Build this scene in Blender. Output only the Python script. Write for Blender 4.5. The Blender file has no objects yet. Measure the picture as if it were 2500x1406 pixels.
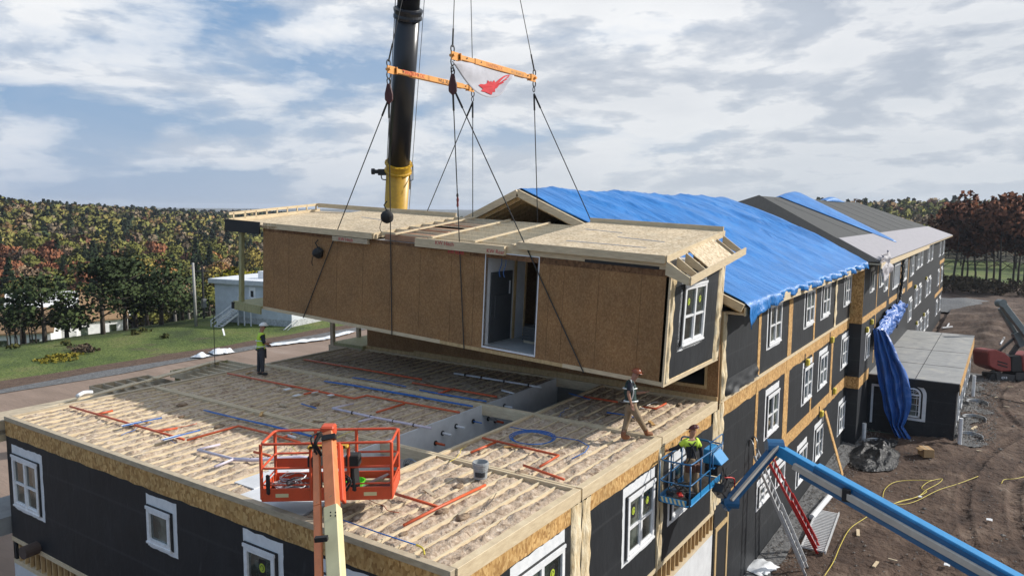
import bpy, math, random
import numpy as np
from math import sin, cos, pi, radians
from mathutils import Vector as V3, Matrix
random.seed(7)
S=bpy.context.scene
COL=S.collection
# ---------- camera of the place (drone, 5.7 m above the open deck; the deck top is z = 0) ----------
CF=1821.3; YAW=radians(33.646); PIT=radians(6.034); ROL=radians(.4168)
CP=V3((-8.905,-7.041,5.718))
FW=V3((cos(YAW)*cos(PIT),sin(YAW)*cos(PIT),-sin(PIT)))
_r=V3((sin(YAW),-cos(YAW),0)); _u=_r.cross(FW)
RT=_r*cos(ROL)+_u*sin(ROL); UP=-_r*sin(ROL)+_u*cos(ROL)
def at(u,v,ax,val):
    """survey helper: a sight line met with a real plane of the building or the ground"""
    d=FW+RT*((u-1250)/CF)+UP*((703-v)/CF); i='xyz'.index(ax)
    return CP+d*((val-CP[i])/d[i])
def azd(u,d):
    """ground point at distance d under picture column u"""
    a=YAW+math.atan((1250-u)/CF); return CP.x+cos(a)*d, CP.y+sin(a)*d
cam=bpy.data.cameras.new('camera'); co=bpy.data.objects.new('camera',cam); COL.objects.link(co)
cam.sensor_width=36; cam.lens=CF/2500*36; cam.clip_start=.1; cam.clip_end=40000
co.matrix_world=Matrix(((RT.x,UP.x,-FW.x,CP.x),(RT.y,UP.y,-FW.y,CP.y),(RT.z,UP.z,-FW.z,CP.z),(0,0,0,1)))
S.camera=co
S.render.resolution_x=1024; S.render.resolution_y=575
S.view_settings.view_transform='Standard'; S.view_settings.look='None'; S.view_settings.exposure=0.0
S.cycles.max_bounces=6; S.cycles.transparent_max_bounces=8
# ---------- light ----------
SUN=V3((1.18,-1.2,1.0)).normalized()
sl=bpy.data.lights.new('sun','SUN'); sl.energy=4.9; sl.angle=radians(.55); sl.color=(1,.955,.89)
so=bpy.data.objects.new('sun',sl); COL.objects.link(so); so.rotation_euler=SUN.to_track_quat('Z','Y').to_euler()
# ---------- node helpers ----------
def newmat(n):
    m=bpy.data.materials.new(n); m.use_nodes=True; t=m.node_tree
    return m,t,t.nodes['Principled BSDF']
def nd(t,typ,**k):
    n=t.nodes.new(typ)
    for a,b in k.items(): setattr(n,a,b)
    return n
def c4(c): return (c[0],c[1],c[2],1)
def ramp(t,src,stops):
    r=nd(t,'ShaderNodeValToRGB'); e=r.color_ramp.elements
    while len(e)<len(stops): e.new(.5)
    for i,(p,c) in enumerate(stops): e[i].position=p; e[i].color=c4(c)
    t.links.new(src,r.inputs[0]); return r.outputs[0]
def coords(t,sc=(1,1,1),rot=(0,0,0)):
    tc=nd(t,'ShaderNodeTexCoord'); mp=nd(t,'ShaderNodeMapping')
    mp.inputs['Scale'].default_value=sc; mp.inputs['Rotation'].default_value=rot
    t.links.new(tc.outputs['Object'],mp.inputs[0]); return mp.outputs[0]
def noise(t,vec,scale,detail=4,rough=.55,dist=0):
    n=nd(t,'ShaderNodeTexNoise'); n.inputs['Scale'].default_value=scale; n.inputs['Detail'].default_value=detail
    n.inputs['Roughness'].default_value=rough; n.inputs['Distortion'].default_value=dist
    t.links.new(vec,n.inputs['Vector']); return n.outputs['Fac']
def mix(t,f,a,b,mode='MIX'):
    m=nd(t,'ShaderNodeMix',data_type='RGBA',blend_type=mode)
    for s,v in ((m.inputs[0],f),(m.inputs[6],a),(m.inputs[7],b)):
        if hasattr(v,'node'): t.links.new(v,s)
        elif isinstance(v,(int,float)): s.default_value=v
        else: s.default_value=c4(v)
    return m.outputs[2]
def bump(t,b,h,st,dist=.02):
    n=nd(t,'ShaderNodeBump'); n.inputs['Strength'].default_value=st; n.inputs['Distance'].default_value=dist
    t.links.new(h,n.inputs['Height']); t.links.new(n.outputs[0],b.inputs['Normal'])
def M(n,stops,scale=3,sc=(1,1,1),rough=.7,bp=0,bs=None,metal=0,detail=4,dist=0,bd=.02,spots=None):
    """noise-coloured material: stops = colour ramp; spots=(scale,threshold,colour)"""
    m,t,b=newmat(n); v=coords(t,sc)
    if isinstance(stops[0],(int,float)): 
        c=stops; stops=[(.3,tuple(x*.86 for x in c)),(.7,tuple(min(1,x*1.1) for x in c))]
    f=noise(t,v,scale,detail,.6,dist); col=ramp(t,f,stops)
    if spots:
        g=noise(t,v,spots[0],5,.65); r=ramp(t,g,[(spots[1],(0,0,0)),(min(1,spots[1]+.08),(1,1,1))]); col=mix(t,r,col,spots[2])
    t.links.new(col,b.inputs['Base Color']); b.inputs['Roughness'].default_value=rough; b.inputs['Metallic'].default_value=metal
    if bp: bump(t,b,noise(t,v,bs or scale*4,4,.6),bp,bd)
    return m
def osbm(n,dark,mid,lite,seam=False,k=1.):
    m,t,b=newmat(n); v=coords(t)
    vo=nd(t,'ShaderNodeTexVoronoi'); vo.inputs['Scale'].default_value=22*k; vo.inputs['Randomness'].default_value=1
    mp=nd(t,'ShaderNodeMapping'); mp.inputs['Scale'].default_value=(1,.8,.55); t.links.new(v,mp.inputs[0]); t.links.new(mp.outputs[0],vo.inputs['Vector'])
    sp=nd(t,'ShaderNodeSeparateColor'); t.links.new(vo.outputs['Color'],sp.inputs[0])
    c1=ramp(t,sp.outputs[0],[(0,dark),(.45,mid),(1,lite)])
    f=noise(t,v,1.1,5,.6); c2=ramp(t,f,[(.3,(.78,.78,.78)),(.7,(1.12,1.1,1.08))])
    col=mix(t,1.,c1,c2,'MULTIPLY')
    t.links.new(col,b.inputs['Base Color']); b.inputs['Roughness'].default_value=.75
    return m
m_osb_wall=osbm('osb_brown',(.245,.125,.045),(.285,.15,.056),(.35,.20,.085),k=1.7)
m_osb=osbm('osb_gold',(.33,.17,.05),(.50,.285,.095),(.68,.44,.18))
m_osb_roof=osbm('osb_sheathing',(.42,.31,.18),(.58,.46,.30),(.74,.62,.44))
m_wood=M('pine_lumber',[(.25,(.50,.39,.25)),(.6,(.64,.52,.34)),(.8,(.72,.61,.43))],6,(.6,.6,3),.65,.15)
m_woodd=M('weathered_lumber',[(.25,(.36,.29,.20)),(.7,(.52,.43,.30))],5,(1,1,3),.7,.15)
m_studs=M('stud_lumber',[(.3,(.40,.27,.12)),(.7,(.60,.43,.22))],6,(2,2,.6),.7)
m_gpine=M('green_treated_lumber',[(.3,(.26,.25,.12)),(.7,(.40,.38,.20))],6,(2,2,.6),.7)
def wrapm():
    m,t,b=newmat('black_house_wrap'); v=coords(t)
    f=noise(t,v,.8,6,.7,.4); c=ramp(t,f,[(.35,(.009,.011,.014)),(.62,(.016,.019,.023)),(.8,(.034,.038,.043))])
    g=noise(t,coords(t,(3,3,.9)),2.2,8,.75,.6); r=ramp(t,g,[(.60,(0,0,0)),(.72,(.55,.55,.55))]); c=mix(t,r,c,(.075,.08,.085))
    t.links.new(c,b.inputs['Base Color']); b.inputs['Roughness'].default_value=.58; b.inputs['Specular IOR Level'].default_value=.42
    wv=nd(t,'ShaderNodeTexWave',wave_type='BANDS',bands_direction='Z'); wv.inputs['Scale'].default_value=.26; wv.inputs['Distortion'].default_value=.15; t.links.new(v,wv.inputs['Vector'])
    lp=ramp(t,wv.outputs['Fac'],[(.0,(1,1,1)),(.012,(0,0,0))]); c=mix(t,lp,c,(.024,.027,.031)); t.links.new(c,b.inputs['Base Color'])
    bump(t,b,noise(t,coords(t,(1,1,.5)),2.2,7,.65,.5),.5,.04); return m
m_wrap=wrapm()
m_tape=M('white_flashing',[(.3,(.66,.68,.70)),(.7,(.80,.81,.82))],5,rough=.5,bp=.3,bs=14)
m_vinyl=M('white_vinyl',(.78,.79,.80),8,rough=.35)
m_black=M('black_strip',(.012,.012,.013),6,rough=.6)
m_rubber=M('black_rubber',(.018,.018,.018),9,rough=.8)
def glassm():
    m,t,b=newmat('window_glass'); f=noise(t,coords(t,(.8,.8,.8)),1.3,3)
    c=ramp(t,f,[(.38,(.010,.015,.014)),(.52,(.03,.045,.038)),(.60,(.12,.14,.12)),(.75,(.22,.24,.22))]); t.links.new(c,b.inputs['Base Color'])
    b.inputs['Roughness'].default_value=.03; b.inputs['Specular IOR Level'].default_value=.95; b.inputs['IOR'].default_value=1.7; return m
m_glass=glassm()
m_stick=M('green_sticker',(.42,.52,.05),10,rough=.5)
m_gyp=M('white_gypsum',(.62,.63,.64),2,rough=.8)
m_grey=M('grey_floor_board',(.30,.31,.31),3,rough=.8)
m_fluff=M('glass_wool',[(.30,(.15,.095,.06)),(.42,(.36,.265,.185)),(.58,(.54,.425,.315)),(.78,(.72,.62,.50))],5,rough=1,bp=.9,bs=15,detail=8,dist=1.2,bd=.035)
m_fluffw=M('pale_insulation',[(.3,(.52,.38,.20)),(.55,(.72,.60,.40)),(.8,(.82,.75,.60))],9,(1,1,.35),rough=1,bp=.8,bs=20,detail=7,bd=.03)
m_orange=M('orange_pipe',(.58,.10,.03),9,rough=.45)
m_blue=M('blue_pipe',(.02,.13,.42),9,rough=.4)
m_lilac=M('lilac_white_pipe',(.62,.56,.64),6,rough=.45)
m_pvc=M('white_pvc',(.72,.73,.74),5,rough=.4)
m_yellow=M('yellow_paint',(.54,.31,.02),5,rough=.4,spots=(9,.66,(.30,.20,.05)))
m_yhose=M('yellow_cord',(.62,.50,.06),5,rough=.5)
m_beam=M('orange_yellow_beam_paint',(.76,.33,.07),5,rough=.4,spots=(11,.68,(.4,.2,.08)))
m_beamred=M('beam_red_paint',(.60,.03,.02),9,rough=.5)
m_boom=M('black_boom_paint',[(.3,(.012,.013,.016)),(.7,(.022,.023,.028))],1.2,(1,1,.15),rough=.28)
m_lift=M('orange_lift_paint',(.62,.085,.03),3,rough=.45,spots=(7,.68,(.30,.07,.03)))
m_liftj=M('orange_jib_paint',(.72,.23,.09),3,(2,2,.5),rough=.5,spots=(6,.6,(.42,.20,.09)))
m_cream=M('cream_paint',(.68,.60,.34),2,rough=.45)
m_lblue=M('blue_lift_paint',(.022,.24,.52),3,rough=.35,spots=(8,.68,(.02,.10,.22)))
m_lblued=M('dark_blue_lift_paint',(.012,.11,.26),3,rough=.4,spots=(8,.66,(.06,.08,.10)))
m_cable=M('grey_cable_carrier',(.50,.46,.40),3,rough=.6)
m_steel=M('grey_steel',(.32,.33,.34),6,rough=.35,metal=.8)
m_dsteel=M('dark_steel',(.05,.05,.052),6,rough=.45,metal=.5)
m_alu=M('aluminium',(.60,.61,.62),6,rough=.45,metal=.25)
m_red=M('red_fibreglass',(.50,.02,.02),6,rough=.4)
m_redp=M('faded_red_paint',(.30,.05,.04),4,rough=.5,spots=(7,.66,(.20,.06,.05)))
m_rope=M('dark_wire_rope',(.025,.024,.022),40,rough=.6)
m_flag=M('white_flag_cloth',(.42,.42,.46),3,rough=.8)
m_flagr=M('red_emblem',(.50,.02,.03),3,rough=.8)
def tarpm(n,base,lite):
    m,t,b=newmat(n); v=coords(t); g1=noise(t,coords(t,(1.3,.22,.3)),.8,8,.58,.9)
    g=nd(t,'ShaderNodeMath',operation='ABSOLUTE'); gs=nd(t,'ShaderNodeMath',operation='SUBTRACT'); t.links.new(g1,gs.inputs[0]); gs.inputs[1].default_value=.5; t.links.new(gs.outputs[0],g.inputs[0]); g=g.outputs[0]
    c=ramp(t,noise(t,v,.7,7,.65,.6),[(.3,tuple(x*.8 for x in base)),(.55,base),(.8,lite)])  # palest end of the ramp paints highlights into the tarp colour
    t.links.new(c,b.inputs['Base Color']); b.inputs['Roughness'].default_value=.36; b.inputs['Specular IOR Level'].default_value=.55
    bump(t,b,g,.7,.5); return m
m_tarp=tarpm('blue_tarp',(.012,.18,.53),(.05,.30,.68))
m_tarpd=tarpm('highlit_blue_tarp',(.015,.11,.42),(.22,.36,.68))
m_felt=M('dark_roofing_felt',[(.3,(.040,.042,.042)),(.7,(.066,.068,.066))],9,(1,.3,1),rough=.85,bp=.5,bs=40,spots=(3,.66,(.085,.085,.08)))
m_felt2=M('rough_roofing_felt',[(.3,(.016,.017,.017)),(.7,(.05,.05,.048))],22,rough=.9,bp=1,bs=30,bd=.06)
m_under=M('pale_roof_underlay',[(.3,(.27,.26,.28)),(.7,(.35,.33,.35))],3,rough=.6)
m_roofl=M('grey_membrane',[(.3,(.22,.225,.22)),(.55,(.31,.31,.30)),(.75,(.40,.38,.33))],1.1,rough=.7,detail=7,dist=.6)
m_clap=M('pale_siding',(.56,.60,.64),1.2,rough=.6)
m_white=M('white_siding',(.80,.80,.80),2,rough=.6)
m_tan=M('tan_shingles',(.26,.165,.09),12,rough=.9)
m_conc=M('stained_concrete',[(.3,(.28,.29,.29)),(.7,(.55,.57,.58))],4,rough=.85)
m_plast=M('clear_plastic_sheet',(.80,.82,.84),5,rough=.25,bp=.6,bs=9)
m_bplast=M('black_plastic_sheet',[(.35,(.010,.011,.012)),(.75,(.030,.031,.034))],3,rough=.30,bp=1,bs=4.5,bd=.16)
m_bplast.node_tree.nodes['Principled BSDF'].inputs['Specular IOR Level'].default_value=.35
m_card=M('cardboard',(.42,.27,.13),4,rough=.8)
m_lime=M('lime_plastic',(.14,.62,.03),6,rough=.4)
m_skin=M('skin',(.40,.20,.13),8,rough=.55)
m_hiv=M('hi_vis_yellow',(.52,.72,.06),6,rough=.7)
m_hist=M('reflective_stripe',(.72,.76,.74),6,rough=.35)
m_navy=M('navy_cloth',(.018,.021,.032),8,rough=.85)
m_jean=M('dark_trousers',(.045,.048,.055),8,rough=.9)
m_khaki=M('khaki_trousers',(.25,.18,.11),8,rough=.9)
m_boot=M('tan_leather',(.24,.09,.035),8,rough=.7)
m_bboot=M('black_leather',(.02,.018,.016),8,rough=.6)
m_hatr=M('rust_hard_hat',(.28,.07,.025),6,rough=.35)
m_hatb=M('maroon_hard_hat',(.11,.02,.015),6,rough=.3,spots=(9,.56,(.35,.33,.30)))
m_hatw=M('white_hard_hat',(.78,.78,.76),6,rough=.35)
m_greenb=M('green_foundation_board',(.05,.14,.09),4,rough=.8)
# ---------- mesh builder ----------
class MB:
    def __init__(s): s.v=[]; s.f=[]
    def face(s,pts):
        n=len(s.v); s.v+= [tuple(p) for p in pts]; s.f.append(tuple(range(n,n+len(pts)))); return s
    def box(s,a,b):
        x0,x1=sorted((a[0],b[0])); y0,y1=sorted((a[1],b[1])); z0,z1=sorted((a[2],b[2])); n=len(s.v)
        s.v+=[(x0,y0,z0),(x1,y0,z0),(x1,y1,z0),(x0,y1,z0),(x0,y0,z1),(x1,y0,z1),(x1,y1,z1),(x0,y1,z1)]
        s.f+=[tuple(n+i for i in q) for q in ((0,3,2,1),(4,5,6,7),(0,1,5,4),(1,2,6,5),(2,3,7,6),(3,0,4,7))]; return s
    def bar(s,a,b,w,h=None,up=(0,0,1)):
        a=V3(a); b=V3(b); h=h or w; d=(b-a).normalized(); u=V3(up)
        if abs(d.dot(u))>.98: u=V3((1,0,0))
        r=d.cross(u).normalized(); u=r.cross(d); n=len(s.v)
        for p in (a,b):
            for i,j in ((-1,-1),(1,-1),(1,1),(-1,1)): s.v.append(tuple(p+r*(i*w/2)+u*(j*h/2)))
        s.f+=[tuple(n+i for i in q) for q in ((0,1,2,3),(7,6,5,4),(0,4,5,1),(1,5,6,2),(2,6,7,3),(3,7,4,0))]; return s
    def tube(s,pts,r,seg=6,closed=False):
        P=[V3(p) for p in pts]; n=len(P); st=len(s.v); pu=None
        for i,p in enumerate(P):
            if closed: d=P[(i+1)%n]-P[i-1]
            else: d=P[min(i+1,n-1)]-P[max(i-1,0)]
            d.normalize()
            if pu is None:
                pu=V3((0,0,1)) if abs(d.z)<.9 else V3((1,0,0))
            x=d.cross(pu)
            if x.length<1e-5: x=d.orthogonal()
            x.normalize(); pu=x.cross(d)
            rr=r[i] if isinstance(r,(list,tuple)) else r
            for k in range(seg):
                a=2*pi*k/seg; s.v.append(tuple(p+(x*cos(a)+pu*sin(a))*rr))
        m=n if closed else n-1
        for i in range(m):
            for k in range(seg):
                j=(i+1)%n; s.f.append((st+i*seg+k,st+i*seg+(k+1)%seg,st+j*seg+(k+1)%seg,st+j*seg+k))
        if not closed:
            s.f.append(tuple(st+k for k in range(seg))[::-1]); s.f.append(tuple(st+(n-1)*seg+k for k in range(seg)))
        return s
    def cyl(s,a,b,r,seg=14,r2=None): return s.tube([a,b],[r,r if r2 is None else r2],seg)
    def lathe(s,c,prof,seg=16,rot=None):
        n=len(s.v); c=V3(c); R=rot or Matrix.Identity(3)
        for r,z in prof:
            for k in range(seg):
                a=2*pi*k/seg; s.v.append(tuple(c+R@V3((r*cos(a),r*sin(a),z))))
        for i in range(len(prof)-1):
            for k in range(seg): s.f.append((n+i*seg+k,n+i*seg+(k+1)%seg,n+(i+1)*seg+(k+1)%seg,n+(i+1)*seg+k))
        s.f.append(tuple(n+k for k in range(seg))[::-1]); s.f.append(tuple(n+(len(prof)-1)*seg+k for k in range(seg))); return s
    def prism(s,poly,off):
        """closed outline pushed along off"""
        P=[V3(p) for p in poly]; o=V3(off); n=len(s.v); k=len(P)
        s.v+=[tuple(p) for p in P]+[tuple(p+o) for p in P]
        s.f.append(tuple(range(n,n+k))[::-1]); s.f.append(tuple(range(n+k,n+2*k)))
        for i in range(k): s.f.append((n+i,n+(i+1)%k,n+k+(i+1)%k,n+k+i))
        return s
    def grid(s,fn,nu,nv):
        n=len(s.v)
        for j in range(nv+1):
            for i in range(nu+1): s.v.append(tuple(fn(i/nu,j/nv)))
        for j in range(nv):
            for i in range(nu):
                a=n+j*(nu+1)+i; s.f.append((a,a+1,a+nu+2,a+nu+1))
        return s
    def build(s,name,mat,parent=None,smooth=False,bevel=0):
        me=bpy.data.meshes.new(name); W=wm(parent); vs=s.v
        if parent is not None:
            I=W.inverted(); vs=[tuple(I@V3(v)) for v in s.v]
        me.from_pydata(vs,[],s.f); me.materials.append(mat); me.update()
        if smooth: me.shade_smooth()
        o=bpy.data.objects.new(name,me); COL.objects.link(o)
        if parent is not None: o.parent=parent
        if bevel:
            b=o.modifiers.new('bevel','BEVEL'); b.width=bevel; b.segments=1; b.limit_method='ANGLE'
        return o
def wm(o):
    if o is None: return Matrix.Identity(4)
    return wm(o.parent)@Matrix.LocRotScale(o.location,o.rotation_euler,o.scale)
def tag(o,label,cat,group=None,kind=None):
    if label: o['label']=label
    if cat: o['category']=cat
    if group: o['group']=group
    if kind: o['kind']=kind
    return o
def empty(name,loc,label,cat,group=None,rz=0,rx=0):
    o=bpy.data.objects.new(name,None); COL.objects.link(o); o.location=loc; o.rotation_euler=(rx,0,rz); o.empty_display_size=.2
    return tag(o,label,cat,group)
def kids(o): return [c for c in bpy.data.objects if c.parent==o]
def copy_tree(o,parent=None,children=None):
    c=o.copy(); COL.objects.link(c)
    if parent: c.parent=parent
    for ch in kids(o): copy_tree(ch,c)
    return c
def rn(a,b): return random.uniform(a,b)
def smooth_path(pts,k=6):
    P=[V3(p) for p in pts]; out=[]
    for i in range(len(P)-1):
        p0=P[max(i-1,0)];p1=P[i];p2=P[i+1];p3=P[min(i+2,len(P)-1)]
        for j in range(k):
            t=j/k; out.append(.5*((2*p1)+(p2-p0)*t+(2*p0-5*p1+4*p2-p3)*t*t+(3*p1-p0-3*p2+p3)*t**3))
    out.append(P[-1]); return out
def text(name,s,mat,parent,origin,xd,yd,size,th=.004):
    """raised lettering: origin bottom-left, xd/yd directions of the lettering"""
    cu=bpy.data.curves.new(name,'FONT'); cu.body=s; cu.size=size; cu.extrude=th/2
    o=bpy.data.objects.new(name,cu); COL.objects.link(o)
    dg=bpy.context.evaluated_depsgraph_get(); me=bpy.data.meshes.new_from_object(o.evaluated_get(dg))
    bpy.data.objects.remove(o); bpy.data.curves.remove(cu)
    x=V3(xd).normalized(); y=V3(yd).normalized(); z=x.cross(y); O=V3(origin)
    mw=Matrix(((x.x,y.x,z.x,O.x),(x.y,y.y,z.y,O.y),(x.z,y.z,z.z,O.z),(0,0,0,1)))
    me.transform(wm(parent).inverted()@mw); me.materials.clear(); me.materials.append(mat)
    o=bpy.data.objects.new(name,me); COL.objects.link(o); o.parent=parent; return o
# ---------- sky ----------
w=bpy.data.worlds.new('World'); S.world=w; w.use_nodes=True; t=w.node_tree; bg=t.nodes['Background']
sky=nd(t,'ShaderNodeTexSky',sky_type='NISHITA'); sky.sun_disc=False; sky.sun_elevation=math.asin(SUN.z); sky.sun_rotation=math.atan2(SUN.x,SUN.y)
sky.altitude=200; sky.air_density=1.2; sky.dust_density=.6; sky.ozone_density=2
tc=nd(t,'ShaderNodeTexCoord'); sp=nd(t,'ShaderNodeSeparateXYZ'); t.links.new(tc.outputs['Generated'],sp.inputs[0])
def mth(op,a,b=None,c=None):
    m=nd(t,'ShaderNodeMath',operation=op)
    for i,q in enumerate((a,b,c)):
        if q is None: continue
        if hasattr(q,'node'): t.links.new(q,m.inputs[i])
        else: m.inputs[i].default_value=q
    return m.outputs[0]
# clouds live on a layer seen in perspective: direction / (z + k)
zz=mth('ADD',mth('MAXIMUM',sp.outputs[2],0.),.27)
cx=mth('DIVIDE',sp.outputs[0],zz); cy=mth('DIVIDE',sp.outputs[1],zz)
cb=nd(t,'ShaderNodeCombineXYZ'); t.links.new(cx,cb.inputs[0]); t.links.new(cy,cb.inputs[1]); t.links.new(mth('MULTIPLY',sp.outputs[2],5.),cb.inputs[2])
def cl(scale,detail,rough,dist,off=(0,0,0),sc=(1,1,1),rot=-56):
    mp=nd(t,'ShaderNodeMapping'); mp.inputs['Location'].default_value=off; mp.inputs['Scale'].default_value=sc; mp.inputs['Rotation'].default_value=(0,0,radians(rot)); t.links.new(cb.outputs[0],mp.inputs[0])
    return noise(t,mp.outputs[0],scale,detail,rough,dist)
O1=(5.3,2.2,0)
big=cl(.8,3,.5,.1,(1.7,8.2,0)); puff=cl(1.6,10,.57,.15,O1)
puff2=cl(1.6,10,.57,.15,(O1[0]+.06,O1[1]-.12,0))
cov=mth('ADD',mth('MULTIPLY',big,.55),mth('MULTIPLY',puff,.60))
side=mth('MULTIPLY',mth('SUBTRACT',mth('MULTIPLY',sp.outputs[0],.83),mth('MULTIPLY',sp.outputs[1],.56)),.20)
cov=mth('ADD',cov,side)
mask=ramp(t,cov,[(.525,(0,0,0)),(.57,(.6,.6,.6)),(.63,(.97,.97,.97))])
lit=mth('ADD',mth('MULTIPLY',mth('SUBTRACT',puff,puff2),3.6),.52)
c1=ramp(t,lit,[(.26,(6.3,6.9,7.8)),(.46,(8.1,8.5,9.1)),(.62,(10.7,10.8,10.9))])
thick=ramp(t,cov,[(.60,(1.06,1.06,1.06)),(.74,(.93,.94,.96)),(.86,(.80,.83,.87))])
cc=mix(t,1.,c1,thick,'MULTIPLY')
hz=ramp(t,sp.outputs[2],[(0,(1,1,1)),(.06,(.55,.55,.55)),(.22,(0,0,0))])
skyc=mix(t,.75,sky.outputs[0],(2.6,4.7,8.0))
veil=ramp(t,cl(1.3,7,.6,.6,(2,9,0)),[(.35,(.05,.05,.05)),(.7,(.5,.5,.5))])
skyc=mix(t,veil,skyc,(6.4,7.3,8.6))
base=mix(t,mask,skyc,cc)
hcol=ramp(t,mth('ADD',mth('MULTIPLY',side,2.6),.5),[(.25,(3.3,4.7,7.2)),(.75,(6.6,7.2,7.8))])
fin=mix(t,mix(t,1.,hz,(.75,.75,.75),'MULTIPLY'),base,hcol)
t.links.new(fin,bg.inputs[0]); bg.inputs[1].default_value=.086
from mathutils import noise as NZ
def nz(x,y,z=0): return NZ.noise(V3((x,y,z)))
# ---------- windows: wall frame (origin O, along A, outward N) ----------
def wpt(F,s,z,d): return F[0]+F[1]*s+V3((0,0,z))+F[2]*d
def wbox(mb,F,s0,s1,z0,z1,d0,d1):
    P=[wpt(F,s,z,d) for d in (d0,d1) for s,z in ((s0,z0),(s1,z0),(s1,z1),(s0,z1))]; n=len(mb.v); mb.v+=[tuple(p) for p in P]
    mb.f+=[tuple(n+i for i in q) for q in ((0,1,2,3),(7,6,5,4),(0,4,5,1),(1,5,6,2),(2,6,7,3),(3,7,4,0))]; return mb
def ragged(mb,F,s0,s1,z0,z1,d0,d1,side='top',amp=.02,step=.12):
    """a strip whose one long edge is torn"""
    if side in('top','bottom'):
        n=max(2,int((s1-s0)/step)); L=[]
        for i in range(n+1):
            s=s0+(s1-s0)*i/n; L.append((s,(z1 if side=='top' else z0)+rn(-amp,amp)))
        poly=[(s0,z0),(s1,z0)]+L[::-1] if side=='top' else [(s1,z1),(s0,z1)]+L
    else:
        n=max(2,int((z1-z0)/step)); L=[((s0 if side=='left' else s1)+rn(-amp,amp),z0+(z1-z0)*i/n) for i in range(n+1)]
        poly=[(s1,z1),(s1,z0)]+L if side=='left' else [(s0,z0),(s0,z1)]+L[::-1]
        if side=='left': poly=[(s1,z0)]+[(s1,z1)]+L[::-1]
    mb.prism([wpt(F,s,z,d0) for s,z in poly],F[2]*(d1-d0)); return mb
def window(par,F,s0,z0,w,h,kind='double',sticker=0,label=None,near=True):
    s1=s0+w; z1=z0+h; e=.025; T=MB()
    ragged(T,F,s0-.24,s1+.10,z1+.09,z1+.33,.004,.014,'top',.018)
    ragged(T,F,s0-.24,s0-.09,z0-.16,z1+.09,.004,.012,'left',.012)
    wbox(T,F,s1+.03,s1+.10,z0-.14,z1+.09,.004,.012)
    ragged(T,F,s0-.09,s1+.03,z0-.16,z0-.055,.004,.012,'bottom',.012)
    wbox(T,F,s0-.05,s1+.05,z1+.005,z1+.075,.0,.085)      # head trim
    o=T.build('window',m_tape,par)
    if label: o['label']=label
    K=MB(); wbox(K,F,s0-.09,s0-.03,z0-.02,z1+.09,.004,.05); wbox(K,F,s0-.06,s1+.06,z1+.075,z1+.092,.0,.06); K.build('gap_tape',m_black,o)
    Fm=MB(); t=.07
    wbox(Fm,F,s0-.03,s0+t,z0,z1,.0,.07); wbox(Fm,F,s1-t,s1+.03,z0,z1,.0,.07); wbox(Fm,F,s0+t,s1-t,z1-t,z1,.0,.07); wbox(Fm,F,s0+t,s1-t,z0,z0+t,.0,.075)
    wbox(Fm,F,s0-.05,s1+.05,z0-.045,z0,.0,.09)
    cols=[(s0+t,s1-t)]
    if kind in('double','triple'):
        m=(s0+s1)/2; wbox(Fm,F,m-.05,m+.05,z0+t,z1-t,.0,.068); cols=[(s0+t,m-.05),(m+.05,s1-t)]
    if kind=='triple':
        a=s0+w/3; b=s0+2*w/3; Fm=MB(); 
        wbox(Fm,F,s0-.03,s0+t,z0,z1,.0,.07); wbox(Fm,F,s1-t,s1+.03,z0,z1,.0,.07); wbox(Fm,F,s0+t,s1-t,z1-t,z1,.0,.07); wbox(Fm,F,s0+t,s1-t,z0,z0+t,.0,.075)
        cols=[]
        for q in range(5):
            ss=s0+w*(q+1)/6
            if q<5: wbox(Fm,F,ss-.045,ss+.045,z0+t,z1-t,0,.068)
        cols=[(s0+t,s1-t)]
    P=MB()
    for a,b in cols:
        if kind in('double','single2'):
            zm=z0+h*.48; wbox(Fm,F,a,b,zm-.03,zm+.03,.0,.055)
            for q in (a,b-.035): wbox(Fm,F,q,q+.035,z0+t,zm-.03,0,.045)
            wbox(Fm,F,a+.035,b-.035,z0+t,z0+t+.04,0,.045)
        wbox(P,F,a,b,z0+t,z1-t,.002,.022)
    Fm.build('frame',m_vinyl,o); pn=P.build('pane',m_glass,o)
    if sticker:
        for i,(a,b) in enumerate(cols[:sticker]):
            m=(a+b)/2-.06+.08*i; z=z0+h*.62; Sg=MB(); wbox(Sg,F,m-.09,m+.11,z,z+.34,.0225,.025)
            sg=Sg.build('glass_label',m_black,o); D=MB(); c=wpt(F,m+.01,z+.17,.0255)
            D.prism([c+F[1]*(.085*cos(q*pi/8))+V3((0,0,.095*sin(q*pi/8))) for q in range(16)],F[2]*.002); D.build('round_mark',m_stick,o)
            R_=MB(); R_.tube([c+F[2]*.004+F[1]*(.045*cos(q*pi/6))+V3((0,0,.055*sin(q*pi/6))) for q in range(10)],.006,4); R_.build('mark_swirl',m_black,o)
    return o
X1=V3((1,0,0)); Y1=V3((0,1,0)); Z1=V3((0,0,1))
FS=(V3((0,0,0)),X1,-Y1)            # long side, s = x
FE=(V3((0,15.5,0)),-Y1,-X1)        # short side, s = 15.5 - y
MW=4.27; DL=15.5; CY0,CY1=3.85,5.55
# =====================================================================  open-topped section
nb=empty('apartment_building',(0,0,-7.2),'unfinished open-topped building section with exposed joists, insulation and pipes below the hanging unit','building')
B=MB().box((-.01,0,-3.4),(.14,DL,-.5)); B.build('wall',m_wrap,nb)
B=MB().box((.14,-.01,-3.4),(12.9,.14,-.62)); B.build('wall',m_wrap,nb)
B=MB().box((.0,DL-.14,-7.2),(12.9,DL,-.4)); B.build('wall',m_wrap,nb)
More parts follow.
